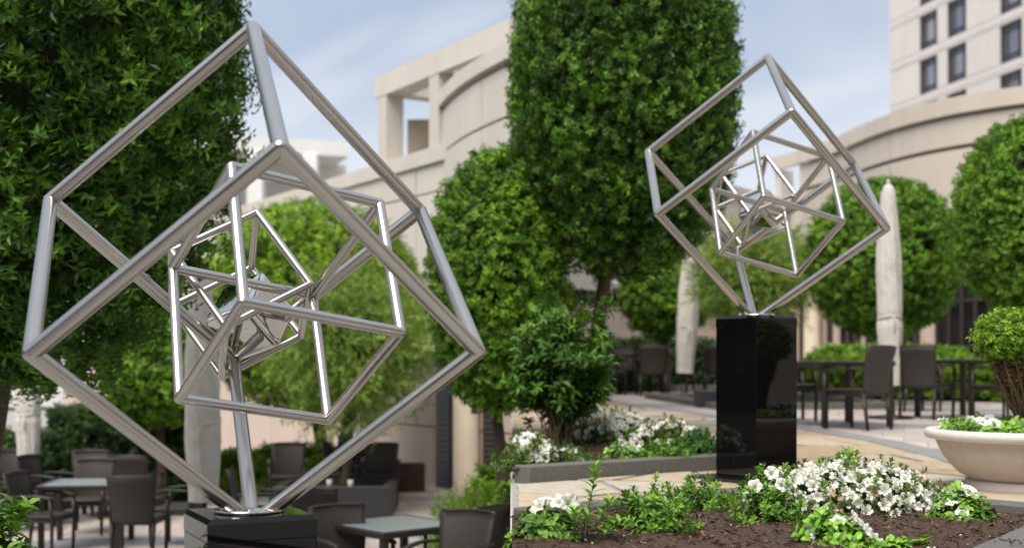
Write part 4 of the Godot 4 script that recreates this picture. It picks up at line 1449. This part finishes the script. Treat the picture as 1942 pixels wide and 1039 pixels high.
func both_sculptures() -> void:
	var up := Vector3(0, 0.15, 0)
	var foot := at(472, 0, 4.33)
	var top := 1.645
	sculpture("close steel sculpture of nested tilted cubes whose pedestal foot is out of sight", {
		"top": top, "foot": Vector3(foot.x, 0, -4.33), "core": 0.232,
		"c": [Vector3(-0.9014, 2.3192, -4.3967) + up, Vector3(-0.8303, 2.2347, -4.5577) + up, Vector3(-1.1042, 2.2771, -5.113) + up, Vector3(-1.058, 2.3408, -5.113)],
		"e": [Vector3(0.968, 0.985, 1.049), Vector3(0.573, 0.581, 0.595), Vector3(0.382, 0.386, 0.417)],
		"a": [[Vector3(-0.5683, 0.5961, 0.5671), Vector3(0.7869, 0.5953, 0.1628), Vector3(-0.2405, 0.5388, -0.8074)], [Vector3(0.8353, -0.1542, -0.5277), Vector3(0.1809, -0.8294, 0.5286), Vector3(-0.5191, -0.537, -0.6649)], [Vector3(0.7703, 0.4479, -0.4538), Vector3(0.5945, -0.7619, 0.2571), Vector3(-0.2306, -0.4678, -0.8532)], [Vector3(-0.8326, -0.2696, -0.4837), Vector3(0.1921, 0.6786, -0.7089), Vector3(0.5194, -0.6832, -0.5132)]]})
	pedestal("close black granite pedestal of which only the top shows", Vector3(foot.x, 0.575, -4.33), top - 0.575, deg_to_rad(26), false, 0.368)
	var pl := thing("stone_plinth", "grey stone plinth under the close pedestal in the sunken court", "plinth", Vector3(foot.x, 0, -4.33))
	part("block", cbox(Vector3(0.9, 0.575, 0.9), 0.01), M.kerb[1], pl, Vector3(0, 0.2875, 0))
	foot = Vector3(1.585, 0, -8.2)
	top = 2.457
	sculpture("full-height steel sculpture of nested tilted cubes above the complete black pedestal", {
		"top": top, "foot": foot, "core": 0.214,
		"c": [Vector3(1.6244, 3.1435, -8.2363) + up, Vector3(1.7402, 3.0529, -8.3615) + up, Vector3(1.7211, 3.1541, -8.972) + up, Vector3(1.7663, 3.2275, -8.972)],
		"e": [Vector3.ONE, Vector3(0.578, 0.597, 0.552), Vector3(0.366, 0.379, 0.383)],
		"a": [[Vector3(-0.6675, 0.6449, 0.3722), Vector3(0.7439, 0.5558, 0.371), Vector3(0.0324, 0.5245, -0.8508)], [Vector3(0.9287, -0.2312, -0.29), Vector3(-0.0034, -0.7872, 0.6167), Vector3(-0.3708, -0.5717, -0.7319)], [Vector3(0.9019, 0.3855, -0.1947), Vector3(0.4309, -0.7728, 0.4661), Vector3(0.0292, -0.5043, -0.8631)], [Vector3(-0.6615, -0.209, -0.7203), Vector3(0.3893, 0.7252, -0.5679), Vector3(0.641, -0.656, -0.3984)]]})
	pedestal("complete black granite pedestal standing on a thin black plate on the flagstones", Vector3(foot.x, gr(8.2) + 0.01, foot.z), top - gr(8.2) - 0.01, deg_to_rad(34), true, 0.366)

func furniture() -> void:
	var chair := make_chair()
	var list := [
		# px, distance, turn in degrees, upper court, label
		[1626, 14.0, 220, true, "dark armchair with its back to the tall pinched parasol, close to the pedestal"],
		[1758, 16.0, 138, true, "dark armchair facing the table behind the bowl planter"],
		[1905, 15.4, 205, true, "dark armchair half hidden behind the dry bush in the bowl"],
		[1738, 17.8, 100, true, "dark armchair on the far side, its legs behind the second table's chair"],
		[1236, 23.0, 180, true, "dark armchair seen squarely from behind, beside the pool kerb"],
		[1158, 23.4, 95, true, "dark armchair side-on next to the tall bush"],
		[1186, 25.0, 10, true, "pale-backed far armchair behind the table beyond the tall bush"],
		[1283, 24.2, -80, true, "dark armchair side-on against the leaning parasol cover"],
		[1360, 25.0, 172, true, "far armchair half hidden behind the complete pedestal"],
		[1500, 15.6, 95, true, "armchair peeping out behind the pedestal under the table"],
		[262, 14.1, 182, false, "large dark armchair seen squarely from behind in the sunken court"],
		[80, 14.3, 82, false, "dark armchair in profile at the end of the sunken court table"],
		[164, 16.0, 2, false, "grey armchair facing us from behind the sunken court table"],
		[338, 15.0, -100, false, "dark armchair in profile between the squarely turned chair and the pedestal"],
		[160, 17.6, 5, false, "far armchair with a pale top rail against the long hedge"],
		[258, 17.2, 176, false, "far armchair turned away, just above the squarely turned chair"],
		[206, 18.2, -70, false, "small far armchair in profile against the long hedge"],
		[92, 16.9, 78, false, "dark armchair in profile below the small parasol cover"],
		[28, 16.2, 130, false, "dark armchair turned aslant at the margin below the loose hedge"],
		[12, 17.6, 20, false, "far armchair below the grey-green loose hedge"],
		[492, 14.6, 100, false, "armchair showing beside the close pedestal and the upright bar"],
		[545, 19.3, 8, false, "far armchair facing us in front of the low bright hedge"],
		[616, 12.8, 166, false, "wide woven armchair back between the close pedestal and the stone planter"],
		[722, 19.3, 4, false, "pale armchair back beyond the stone planter's corner"],
		[882, 11.2, 230, false, "dark armchair back at the far end of the close glass table"],
		[668, 10.7, 32, false, "armchair whose curved arm shows under the close glass table"],
		[656, 19.75, 84, false, "far armchair on which the person in the navy jacket sits"],
		[850, 10.3, -28, false, "armchair tucked under the close glass table beside its corner leg"],
	]
	for i in list.size():
		var e: Array = list[i]
		var where := on_upper(e[0], e[1]) if e[3] else on_lower(e[0], e[1])
		if e[3]: where.y += 0.012
		else: where.y += 0.01
		if i == 0:
			chair.position = where
			chair.rotation.y = deg_to_rad(e[2])
			chair.set_meta("label", e[4])
		else: copy(chair, where, deg_to_rad(e[2]), e[4])
	list = []
	var table := make_table()
	var tl := [
		[1588, 14.7, 18, true, "dark cafe table whose legs show beside the complete pedestal"],
		[1835, 16.2, 30, true, "dark cafe table behind the bowl planter"],
		[1204, 24.2, 10, true, "far cafe table among the chairs beyond the tall bush"],
		[165, 15.0, 6, false, "cafe table with a grey glass top among the sunken court chairs"],
		[212, 17.7, 12, false, "far cafe table in front of the long dark hedge"],
		[748, 11.1, 42, false, "close glass-topped cafe table turned corner-on in the sunken court"],
	]
	for i in tl.size():
		var e: Array = tl[i]
		var where := (on_upper(e[0], e[1]) if e[3] else on_lower(e[0], e[1])) + Vector3(0, 0.011, 0)
		if i == 0:
			table.position = where
			table.rotation.y = deg_to_rad(e[2])
			table.set_meta("label", e[4])
		else: copy(table, where, deg_to_rad(e[2]), e[4])
	umbrella("tall closed parasol with its cover pinched in, before the round clipped tree", on_upper(1691, 16.0) + Vector3(0, 0.012, 0), 0.42, 2.98, 0.150, 0.012, 0.09)
	umbrella("closed parasol with a slightly leaning cover beside the pool", on_upper(1297, 22.6) + Vector3(0, 0.012, 0), 0.42, 2.85, 0.185, -0.05)
	umbrella("distant closed parasol before the window slot, clear of the bush", on_upper(1111, 27.0), 0.45, 2.5, 0.14)
	umbrella("most distant closed parasol, just above the tall bush", on_upper(1004, 29.0), 0.45, 2.4, 0.13)
	umbrella("wide pale parasol cover behind the close sculpture's lower bars", on_lower(387, 12.9), 0.75, 3.1, 0.175, 0.012)
	umbrella("small parasol cover under the huge fig tree with a tied bundle at its end", on_lower(52, 17.6), 0.72, 2.9, 0.17, 0.0, 0.1)
	# bowl planter
	var d := 7.6
	var bw := thing("bowl_planter", "large round pinkish stone bowl planter with a pale rolled rim", "planter", on_upper(1955, d))
	part("foot_ring", lathe([Vector2(0.0, 0.0), Vector2(0.375, 0.0), Vector2(0.38, 0.03), Vector2(0.37, 0.036), Vector2(0.37, 0.062), Vector2(0.345, 0.07)], 64), M.bowl, bw)
	part("bowl_body", lathe([Vector2(0.345, 0.07), Vector2(0.40, 0.10), Vector2(0.455, 0.15), Vector2(0.50, 0.21), Vector2(0.53, 0.27), Vector2(0.545, 0.31)], 72), M.bowl, bw)
	part("rim", lathe([Vector2(0.545, 0.305), Vector2(0.59, 0.312), Vector2(0.606, 0.33), Vector2(0.606, 0.352), Vector2(0.594, 0.368), Vector2(0.56, 0.37), Vector2(0.535, 0.36), Vector2(0.52, 0.32), Vector2(0.51, 0.28)], 72), M.bowl_rim, bw)
	part("earth", lathe([Vector2(0.52, 0.31), Vector2(0.3, 0.335), Vector2(0.0, 0.345)], 40), M.soil, bw)

func petals_on(o: Node3D, kind: String, r: Vector3, n: int, toward := Vector3(0, 0.4, 0.8), size := 1.0, bunch := 3, low := 0.15) -> void:
	# blooms in loose bunches over a dome, more of them where it is open to the light
	var k := 0
	while k < n:
		var d := (Vector3(rng.randfn(), absf(rng.randfn()) + low, rng.randfn()) + toward * 0.55).normalized()
		if d.y < low: continue
		for j in mini(1 + rng.randi() % bunch, n - k):
			var e := (d + Vector3(rng.randfn(), rng.randfn(), rng.randfn()) * 0.13).normalized()
			var p := e * r * rng.randf_range(0.93, 1.1)
			bloom(o, kind, p, e + toward * 0.5 + Vector3(rng.randfn(), rng.randfn(), rng.randfn()) * 0.38, size * rng.randf_range(0.78, 1.12))
			k += 1

func bed_plant(called: String, label: String, category: String, px: float, d: float, lift := 0.03) -> Node3D:
	return thing(called, label, category, on_upper(px, d) + Vector3(0, lift, 0), 0.0, "plants in the stone-edged beds")

func beds() -> void:
	var olive := [Color(0.045, 0.085, 0.018), Color(0.075, 0.13, 0.026), Color(0.11, 0.18, 0.035), Color(0.17, 0.26, 0.05)]
	var fresh := [Color(0.06, 0.14, 0.02), Color(0.10, 0.21, 0.028), Color(0.15, 0.30, 0.04), Color(0.20, 0.37, 0.055)]
	var bright := [Color(0.12, 0.26, 0.03), Color(0.17, 0.35, 0.04), Color(0.24, 0.44, 0.06)]
	var gloss := [Color(0.026, 0.07, 0.012), Color(0.045, 0.115, 0.016), Color(0.075, 0.165, 0.02), Color(0.11, 0.225, 0.028)]
	var az := sprigs("azalea", 0.034, 0.0115, olive, 6)
	var az_fresh := sprigs("azalea", 0.040, 0.013, fresh, 6)
	var pet := sprigs("petunia", 0.042, 0.024, fresh, 6)
	var pet_bright := sprigs("petunia", 0.044, 0.026, bright, 6)
	var small_az := sprigs("azalea", 0.042, 0.0145, fresh, 5)
	var bush := sprigs("broad", 0.105, 0.036, gloss, 6)
	# the near bed
	var o := bed_plant("azalea", "big rounded azalea mound thick with white blossom, before the bowl planter", "azalea", 1606, 6.2, 0.03)
	dome(o, Vector3(0.47, 0.225, 0.38), 1250, az, 60, 0.5, 0.12)
	petals_on(o, "azalea", Vector3(0.48, 0.235, 0.39), 250, Vector3(0.0, 0.5, 0.75), 0.84, 4, 0.12)
	for i in 9:      # taller shoots
		var a := rng.randf() * TAU
		var l := Leaves.new()
		place_sprig(l, az_fresh, Vector3(cos(a) * 0.3 * rng.randf(), 0.19, sin(a) * 0.25 * rng.randf()), Vector3(rng.randfn() * 0.15, 1, rng.randfn() * 0.15), rng.randf_range(0.9, 1.3), 0.8)
		part("shoot", l.mesh(), M.leaf, o)
	o = bed_plant("petunia", "petunia dome with white blossoms along its crest, in the kerb corner", "petunia", 1822, 5.75, 0.03)
	dome(o, Vector3(0.115, 0.16, 0.12), 190, pet, 20, 0.5)
	petals_on(o, "petunia", Vector3(0.125, 0.165, 0.12), 26, Vector3(0.55, 0.5, 0.3), 1.0, 3, 0.3)
	o = bed_plant("petunia", "bright green petunia with a trailing line of white blossoms, before the azalea mound", "petunia", 1578, 4.95, 0.02)
	dome(o, Vector3(0.10, 0.145, 0.10), 170, pet_bright, 16, 0.5)
	petals_on(o, "petunia", Vector3(0.105, 0.15, 0.10), 10, Vector3(-0.8, 0.6, 0.0), 0.95, 3, 0.3)
	for i in 7: bloom(o, "petunia", Vector3(0.075 + i * 0.017, 0.15 - i * 0.018, 0.06 + i * 0.004), Vector3(1.0, 0.55, 0.45 + rng.randfn() * 0.2), 0.85)
	o = bed_plant("petunia", "low pale green petunia with two open white trumpets, at the bed's end by the sprout", "petunia", 1035, 5.15, 0.02)
	dome(o, Vector3(0.115, 0.15, 0.12), 190, pet, 16, 0.5)
	bloom(o, "petunia", Vector3(0.095, 0.18, 0.05), Vector3(0.45, 0.35, 1.0), 1.15)
	bloom(o, "petunia", Vector3(0.05, 0.185, 0.03), Vector3(-0.3, 0.8, 0.6), 1.05)
	bloom(o, "petunia", Vector3(-0.035, 0.17, 0.06), Vector3(-0.7, 0.6, 0.5), 1.1)
	bloom(o, "petunia", Vector3(-0.005, 0.19, 0.0), Vector3(-0.2, 0.9, 0.1), 0.85)
	o = bed_plant("sprout", "single tall sprout with lance-shaped leaves rising above the kerb", "seedling", 1112, 5.1, 0.02)
	sprout(o, bright)
	o = bed_plant("azalea", "small leafy azalea without blossom, in the middle of the bare mulch", "azalea", 1238, 5.35, 0.03)
	dome(o, Vector3(0.115, 0.19, 0.115), 105, small_az, 22, 0.6, 0.25)
	o = bed_plant("azalea", "loose young azalea against the kerb near the pedestal plate", "azalea", 1330, 6.05, 0.03)
	dome(o, Vector3(0.125, 0.155, 0.10), 90, small_az, 18, 0.6, 0.2)
	o = bed_plant("azalea", "open green azalea with a few white blossoms, beside the pedestal's foot", "azalea", 1462, 5.55, 0.03)
	dome(o, Vector3(0.12, 0.24, 0.12), 170, az_fresh, 26, 0.6, 0.1)
	for q in [[0.0, 0.255, 0.03], [0.03, 0.21, 0.1], [-0.08, 0.2, 0.06], [0.095, 0.22, 0.03], [0.11, 0.15, 0.07], [-0.1, 0.15, 0.03]]:
		bloom(o, "petunia" if q[0] <= 0.03 else "azalea", Vector3(q[0], q[1], q[2]), Vector3(q[0] * 3.0, 0.5, 0.9), 0.9)
	o = bed_plant("groundcover", "row of bright little leaf tufts along the bottom of the mulch bed", "ground cover", 1690, 4.85, 0.02)
	for i in 5:
		var l := Leaves.new()
		for k in 9: place_sprig(l, pet_bright, Vector3(-0.1 + i * 0.055 + rng.randfn() * 0.012, rng.randf() * 0.02, rng.randfn() * 0.02), Vector3(rng.randfn() * 0.4, 1, rng.randfn() * 0.4), rng.randf_range(0.6, 0.95), rng.randf())
		part("tuft", l.mesh(), M.leaf, o)
	# the bed behind the path
	o = bed_plant("azalea", "dense white-flowering azalea at the end of the far bed, under the tall bush", "azalea", 1006, 8.5, 0.06)
	dome(o, Vector3(0.17, 0.21, 0.2), 330, az, 16, 0.5)
	petals_on(o, "azalea", Vector3(0.175, 0.215, 0.2), 75, Vector3(0.1, 0.5, 0.7), 0.85, 4)
	o = bed_plant("azalea", "small twiggy azalea with few blossoms beside the dense white one", "azalea", 1078, 8.6, 0.06)
	dome(o, Vector3(0.15, 0.12, 0.14), 260, az, 16, 0.5)
	petals_on(o, "azalea", Vector3(0.15, 0.12, 0.14), 9, Vector3(0.1, 0.5, 0.7), 0.9, 2)
	o = bed_plant("azalea", "spreading azalea full of small white blossoms, rear of the far bed", "azalea", 1160, 10.6, 0.07)
	dome(o, Vector3(0.36, 0.27, 0.3), 700, az, 24, 0.5)
	petals_on(o, "azalea", Vector3(0.37, 0.275, 0.3), 125, Vector3(0.0, 0.6, 0.6), 0.85, 4)
	o = bed_plant("azalea", "white azalea between the twiggy one and the pedestal, over the long kerb", "azalea", 1262, 9.6, 0.06)
	dome(o, Vector3(0.30, 0.25, 0.26), 620, az, 20, 0.5)
	petals_on(o, "azalea", Vector3(0.31, 0.255, 0.27), 77, Vector3(-0.1, 0.55, 0.6), 0.85, 4)
	o = bed_plant("petunia", "petunia cluster with large white heads at the middle of the long kerb", "petunia", 1180, 8.95, 0.06)
	dome(o, Vector3(0.13, 0.13, 0.12), 160, pet, 12, 0.5)
	petals_on(o, "petunia", Vector3(0.13, 0.14, 0.13), 15, Vector3(0.25, 0.5, 0.7), 1.0, 3)
	o = bed_plant("azalea", "glossy green azalea without blossom, touching the pedestal", "azalea", 1328, 9.25, 0.06)
	dome(o, Vector3(0.21, 0.19, 0.18), 330, sprigs("azalea", 0.036, 0.013, [Color(0.03, 0.09, 0.018), Color(0.05, 0.14, 0.024), Color(0.08, 0.2, 0.035)], 5), 14, 0.5)
	o = bed_plant("azalea", "low glossy azalea shoots hugging the long kerb below the white heads", "azalea", 1255, 8.95, 0.06)
	dome(o, Vector3(0.16, 0.09, 0.10), 150, small_az, 10, 0.5)
	o = bed_plant("bush", "tall dark bush with long glossy leaves on many bare stems", "bush", 1062, 10.0, 0.05)
	big_bush(o, bush)
	# in the bowl
	o = thing("petunia", "white petunias filling the bowl planter round the dry bush", "petunia", on_upper(1955, 7.6) + Vector3(0, 0.33, 0), 0.0, "plants in the stone-edged beds")
	var l2 := Leaves.new()
	for i in 300:
		var a := rng.randf() * TAU
		var r := sqrt(rng.randf_range(0.12, 1.0)) * 0.50
		place_sprig(l2, pet_bright, Vector3(cos(a) * r, rng.randf() * 0.05, sin(a) * r), Vector3(cos(a) * 0.5, 1, sin(a) * 0.5) + Vector3(rng.randfn(), 0, rng.randfn()) * 0.3, rng.randf_range(0.7, 1.15), rng.randf())
	stuff(part("foliage", l2.mesh(), M.leaf, o))
	for i in 34:
		var a := rng.randf() * TAU
		var r := rng.randf_range(0.28, 0.5)
		bloom(o, "petunia", Vector3(cos(a) * r, rng.randf_range(0.06, 0.095), sin(a) * r), Vector3(rng.randfn() * 0.4 + cos(a) * 0.3, 0.7, 0.6 + rng.randfn() * 0.4), rng.randf_range(0.85, 1.1))
	o = thing("topiary_bush", "clipped lime green bush on bare dry twigs, planted in the bowl", "bush", on_upper(1950, 7.65) + Vector3(0, 0.33, 0))
	var c := at(1932, 640, 7.65) - o.position
	crown(o, "crown", c, Vector3(0.22, 0.135, 0.22), 2.2, 1500, sprigs("ficus", 0.026, 0.013, [Color(0.12, 0.24, 0.02), Color(0.18, 0.34, 0.03), Color(0.26, 0.44, 0.04), Color(0.33, 0.5, 0.05)]), 0.08, 0.35, 0.0, 0.75)
	for i in 90:
		var a := rng.randf() * TAU
		var e := c + Vector3(cos(a) * 0.19 * sqrt(rng.randf()), rng.randf_range(-0.26, -0.02), sin(a) * 0.19 * sqrt(rng.randf()))
		var m := e * 0.5 + Vector3(rng.randfn(), rng.randfn(), rng.randfn()) * 0.02
		part("twig", tube([Vector3(rng.randfn() * 0.02, 0, rng.randfn() * 0.02), m, e, e + Vector3(rng.randfn() * 0.03, 0.04, rng.randfn() * 0.03)], [0.006, 0.004, 0.0025, 0.001], 5, false), M.dry_twig, o)
	var l3 := Leaves.new()
	for i in 8500:
		var a := rng.randf() * TAU
		var y := rng.randf_range(-0.30, 0.0)
		var p := c + Vector3(cos(a), 0, sin(a)) * 0.2 * sqrt(rng.randf()) * lerpf(0.55, 1.0, (y + 0.3) / 0.3) + Vector3(0, y, 0)
		l3.leaf(p, Vector3(rng.randfn(), rng.randfn() + 0.8, rng.randfn()), Vector3(rng.randfn(), 1, rng.randfn()), rng.randf_range(0.014, 0.04), 0.008, 0.002, vary([Color(0.15, 0.085, 0.045), Color(0.11, 0.06, 0.035), Color(0.12, 0.15, 0.03)][mini(rng.randi() % 3, rng.randi() % 4)], 0.4))
	stuff(part("dry_leaves", l3.mesh(), M.chips, o))

func sprout(o: Node3D, cols: Array) -> void:
	for q in [[Vector3(0, 0, 0), Vector3(0.045, 0.33, 0.0), 26], [Vector3(0.01, 0, 0.02), Vector3(0.10, 0.20, 0.04), 18], [Vector3(-0.02, 0, 0.03), Vector3(-0.05, 0.16, 0.06), 18], [Vector3(0.02, 0, 0.04), Vector3(0.13, 0.11, 0.08), 16], [Vector3(-0.01, 0, 0.0), Vector3(0.0, 0.14, 0.09), 16]]:
		var mid: Vector3 = (q[0] as Vector3).lerp(q[1], 0.5) + Vector3(-0.012, 0, 0)
		part("stem", tube([q[0], mid, q[1]], [0.0035, 0.003, 0.002], 6), M.green_stem, o)
		var l := Leaves.new()
		for k in int(q[2]):
			var f := 0.3 + 0.7 * k / float(q[2])
			var p: Vector3 = mid.lerp(q[1], (f - 0.3) / 0.7)
			var a := k * 2.4
			var out := Vector3(cos(a), lerpf(0.25, 1.2, f * f), sin(a))
			l.leaf(p, out, Vector3(0, 1, 0) - out * 0.3, rng.randf_range(0.055, 0.08) * (1.1 - 0.3 * f), 0.02, 0.002, vary(cols[rng.randi() % cols.size()], 0.2), true)
		part("leaves", l.mesh(), M.leaf, o)

func big_bush(o: Node3D, s: Dictionary) -> void:
	var l := Leaves.new()
	for i in 58:
		var a := rng.randf() * TAU
		var rr := sqrt(rng.randf())
		var tip := Vector3(cos(a) * rr * 0.37, rng.randf_range(0.5, 1.17) - rr * rr * 0.1, sin(a) * rr * 0.37) * rng.randf_range(0.9, 1.12)
		var foot := Vector3(rng.randfn() * 0.05, 0, rng.randfn() * 0.05)
		var m := foot.lerp(tip, 0.5) + Vector3(rng.randfn() * 0.03, 0.03, rng.randfn() * 0.03)
		part("stem", tube([foot, m, tip], [0.007, 0.005, 0.003], 6, false), M.stem, o)
		for k in 22:
			var f := rng.randf_range(0.42, 1.0)
			var p: Vector3 = m.lerp(tip, (f - 0.4) / 0.6) + Vector3(rng.randfn(), rng.randfn(), rng.randfn()) * 0.05
			if p.x + o.position.x < 0.02: p.x += 0.05
			place_sprig(l, s, p, Vector3(rng.randfn() * 0.6, 0.7, rng.randfn() * 0.6) + Vector3(p.x, 0, p.z), rng.randf_range(0.55, 1.0), f * 0.55 + rng.randf_range(-0.25, 0.4))
	stuff(part("foliage", l.mesh(), M.leaf, o))

# ------------------------------------------------------------------ the seated visitor

func flesh(st: SurfaceTool, caps: Array, cell: float, blend: float) -> void:
	# tapered capsules [a, b, radius at a, radius at b, colour] joined smoothly; surface nets over their field
	var lo := Vector3.ONE * 1e9
	var hi := -lo
	for c in caps:
		for q in [[c[0], c[2]], [c[1], c[3]]]:
			lo = lo.min(q[0] - Vector3.ONE * (q[1] + cell * 3))
			hi = hi.max(q[0] + Vector3.ONE * (q[1] + cell * 3))
	var nx := int((hi.x - lo.x) / cell) + 2
	var ny := int((hi.y - lo.y) / cell) + 2
	var nz := int((hi.z - lo.z) / cell) + 2
	var f := PackedFloat32Array()
	f.resize(nx * ny * nz)
	f.fill(1.0)
	var near := PackedFloat32Array()
	near.resize(f.size())
	near.fill(9.0)
	var who := PackedInt32Array()
	who.resize(f.size())
	for n in caps.size():
		var c: Array = caps[n]
		var a: Vector3 = c[0]
		var ab: Vector3 = c[1] - a
		var ra: float = c[2]
		var rb: float = c[3]
		var m := Vector3.ONE * (maxf(ra, rb) + blend + cell * 2.5)
		var i0 := Vector3i(((a.min(c[1]) - m - lo) / cell).max(Vector3.ZERO))
		var i1 := Vector3i(((a.max(c[1]) + m - lo) / cell).min(Vector3(nx - 1, ny - 1, nz - 1)))
		var l2 := maxf(ab.length_squared(), 1e-9)
		for z in range(i0.z, i1.z + 1):
			for y in range(i0.y, i1.y + 1):
				for x in range(i0.x, i1.x + 1):
					var p := lo + Vector3(x, y, z) * cell - a
					var t := clampf(p.dot(ab) / l2, 0.0, 1.0)
					var d := (p - ab * t).length() - lerpf(ra, rb, t)
					var i := (z * ny + y) * nx + x
					var e := f[i]
					var h := maxf(blend - absf(e - d), 0.0) / blend
					f[i] = minf(e, d) - h * h * blend * 0.25
					if d < near[i]:
						near[i] = d
						who[i] = n
	var vert := {}
	var count := 0
	var made := []
	for z in nz - 1:
		for y in ny - 1:
			for x in nx - 1:
				var base := (z * ny + y) * nx + x
				var sum := Vector3.ZERO
				var k := 0
				var inside := 0
				for q in 8:
					if f[base + (q & 1) + ((q >> 1) & 1) * nx + ((q >> 2) & 1) * nx * ny] < 0.0: inside += 1
				if inside == 0 or inside == 8: continue
				for q in 8:
					var oq := Vector3(q & 1, (q >> 1) & 1, (q >> 2) & 1)
					var fq := f[base + (q & 1) + ((q >> 1) & 1) * nx + ((q >> 2) & 1) * nx * ny]
					for ax in 3:
						if q & (1 << ax): continue
						var r := q | (1 << ax)
						var fr := f[base + (r & 1) + ((r >> 1) & 1) * nx + ((r >> 2) & 1) * nx * ny]
						if (fq < 0.0) != (fr < 0.0):
							oq = Vector3(q & 1, (q >> 1) & 1, (q >> 2) & 1)
							oq[ax] += fq / (fq - fr)
							sum += oq
							k += 1
				vert[base] = count
				count += 1
				made.append([lo + (Vector3(x, y, z) + sum / k) * cell, caps[who[base]][4]])
	var one := new_st()
	for v in made:
		one.set_color(v[1])
		one.add_vertex(v[0])
	var step := [1, nx, nx * ny]
	for z in range(1, nz - 1):
		for y in range(1, ny - 1):
			for x in range(1, nx - 1):
				var i := (z * ny + y) * nx + x
				for ax in 3:
					var a0 := f[i] < 0.0
					if a0 == (f[i + step[ax]] < 0.0): continue
					var u: int = step[(ax + 1) % 3]
					var w: int = step[(ax + 2) % 3]
					var q := [i, i - u, i - u - w, i - w]
					if not (vert.has(q[0]) and vert.has(q[1]) and vert.has(q[2]) and vert.has(q[3])): continue
					var g := [vert[q[0]], vert[q[1]], vert[q[2]], vert[q[3]]]
					for k in ([0, 2, 1, 0, 3, 2] if a0 else [0, 1, 2, 0, 2, 3]): one.add_index(g[k])
	one.generate_normals()
	st.append_from(one.commit(), 0, Transform3D.IDENTITY)

func seated_person(where: Vector3, turn: float) -> void:
	var t := thing("person", "person in a navy jacket sitting on a chair beyond the stone planter", "person", where, turn)
	var navy := Color(0.02, 0.026, 0.06)
	var trousers := Color(0.05, 0.048, 0.045)
	var skin := Color(0.42, 0.25, 0.18)
	var shoe := Color(0.02, 0.018, 0.016)
	var body := [[Vector3(0, 0.56, -0.04), Vector3(0, 0.78, -0.09), 0.135, 0.125, navy], [Vector3(0, 0.78, -0.09), Vector3(0, 0.98, -0.07), 0.13, 0.12, navy], [Vector3(-0.11, 1.0, -0.06), Vector3(0.11, 1.0, -0.06), 0.085, 0.085, navy], [Vector3(0, 1.0, -0.06), Vector3(0, 1.12, -0.03), 0.062, 0.052, skin]]
	for s in [-1.0, 1.0]:
		body.append([Vector3(s * 0.09, 0.535, -0.06), Vector3(s * 0.11, 0.53, 0.36), 0.10, 0.066, trousers])
		body.append([Vector3(s * 0.11, 0.53, 0.36), Vector3(s * 0.11, 0.10, 0.39), 0.062, 0.042, trousers])
		body.append([Vector3(s * 0.11, 0.055, 0.37), Vector3(s * 0.12, 0.04, 0.53), 0.042, 0.034, shoe])
		body.append([Vector3(s * 0.175, 1.01, -0.06), Vector3(s * 0.225, 0.76, -0.02), 0.062, 0.05, navy])
		body.append([Vector3(s * 0.225, 0.76, -0.02), Vector3(s * 0.13, 0.675, 0.20), 0.05, 0.034, navy])
	var st := new_st()
	flesh(st, body, 0.022, 0.05)
	var h := Vector3(0, 1.21, 0.0)
	var head := [[h + Vector3(0, 0.035, -0.015), h + Vector3(0, -0.035, 0.012), 0.092, 0.07, skin], [h + Vector3(0, -0.06, 0.03), h + Vector3(0, -0.09, 0.045), 0.05, 0.03, skin], [h + Vector3(0, 0.012, 0.085), h + Vector3(0, -0.022, 0.098), 0.009, 0.013, skin], [h + Vector3(0, -0.09, -0.02), h + Vector3(0, -0.03, 0.0), 0.05, 0.05, skin], [h + Vector3(-0.018, -0.052, 0.076), h + Vector3(0.018, -0.052, 0.076), 0.008, 0.008, Color(0.32, 0.12, 0.10)]]
	for s in [-1.0, 1.0]:
		head.append([h + Vector3(s * 0.086, 0.012, -0.01), h + Vector3(s * 0.088, -0.025, -0.005), 0.014, 0.01, skin])
		head.append([h + Vector3(s * 0.032, 0.006, 0.077), h + Vector3(s * 0.033, 0.006, 0.078), 0.0095, 0.0095, Color(0.03, 0.02, 0.02)])
	flesh(st, head, 0.0075, 0.016)
	for s in [-1.0, 1.0]:
		var w := Vector3(s * 0.13, 0.672, 0.20)
		var hand := [[w, w + Vector3(-s * 0.03, -0.012, 0.06), 0.028, 0.03, skin]]
		for k in 4:
			var b := w + Vector3(-s * 0.03 + (k - 1.5) * 0.017, -0.012, 0.075)
			var l: float = [0.034, 0.04, 0.038, 0.03][k]
			hand.append([b, b + Vector3(-s * 0.004, -0.006, l), 0.0092, 0.0085, skin])
			hand.append([b + Vector3(-s * 0.004, -0.006, l), b + Vector3(-s * 0.008, -0.03, l * 1.5), 0.0085, 0.0075, skin])
		hand.append([w + Vector3(-s * 0.03, -0.005, 0.03), w + Vector3(-s * 0.066, -0.012, 0.066), 0.012, 0.0085, skin])
		flesh(st, hand, 0.006, 0.008)
	part("body", st.commit(), M.chips, t)
	var hair := new_st()
	flesh(hair, [[h + Vector3(0, 0.05, -0.02), h + Vector3(0, 0.03, -0.045), 0.094, 0.088, Color(0.05, 0.04, 0.035)], [h + Vector3(0, 0.0, -0.06), h + Vector3(0, -0.05, -0.055), 0.06, 0.04, Color(0.05, 0.04, 0.035)]], 0.01, 0.02)
	part("hair", hair.commit(), M.chips, t)
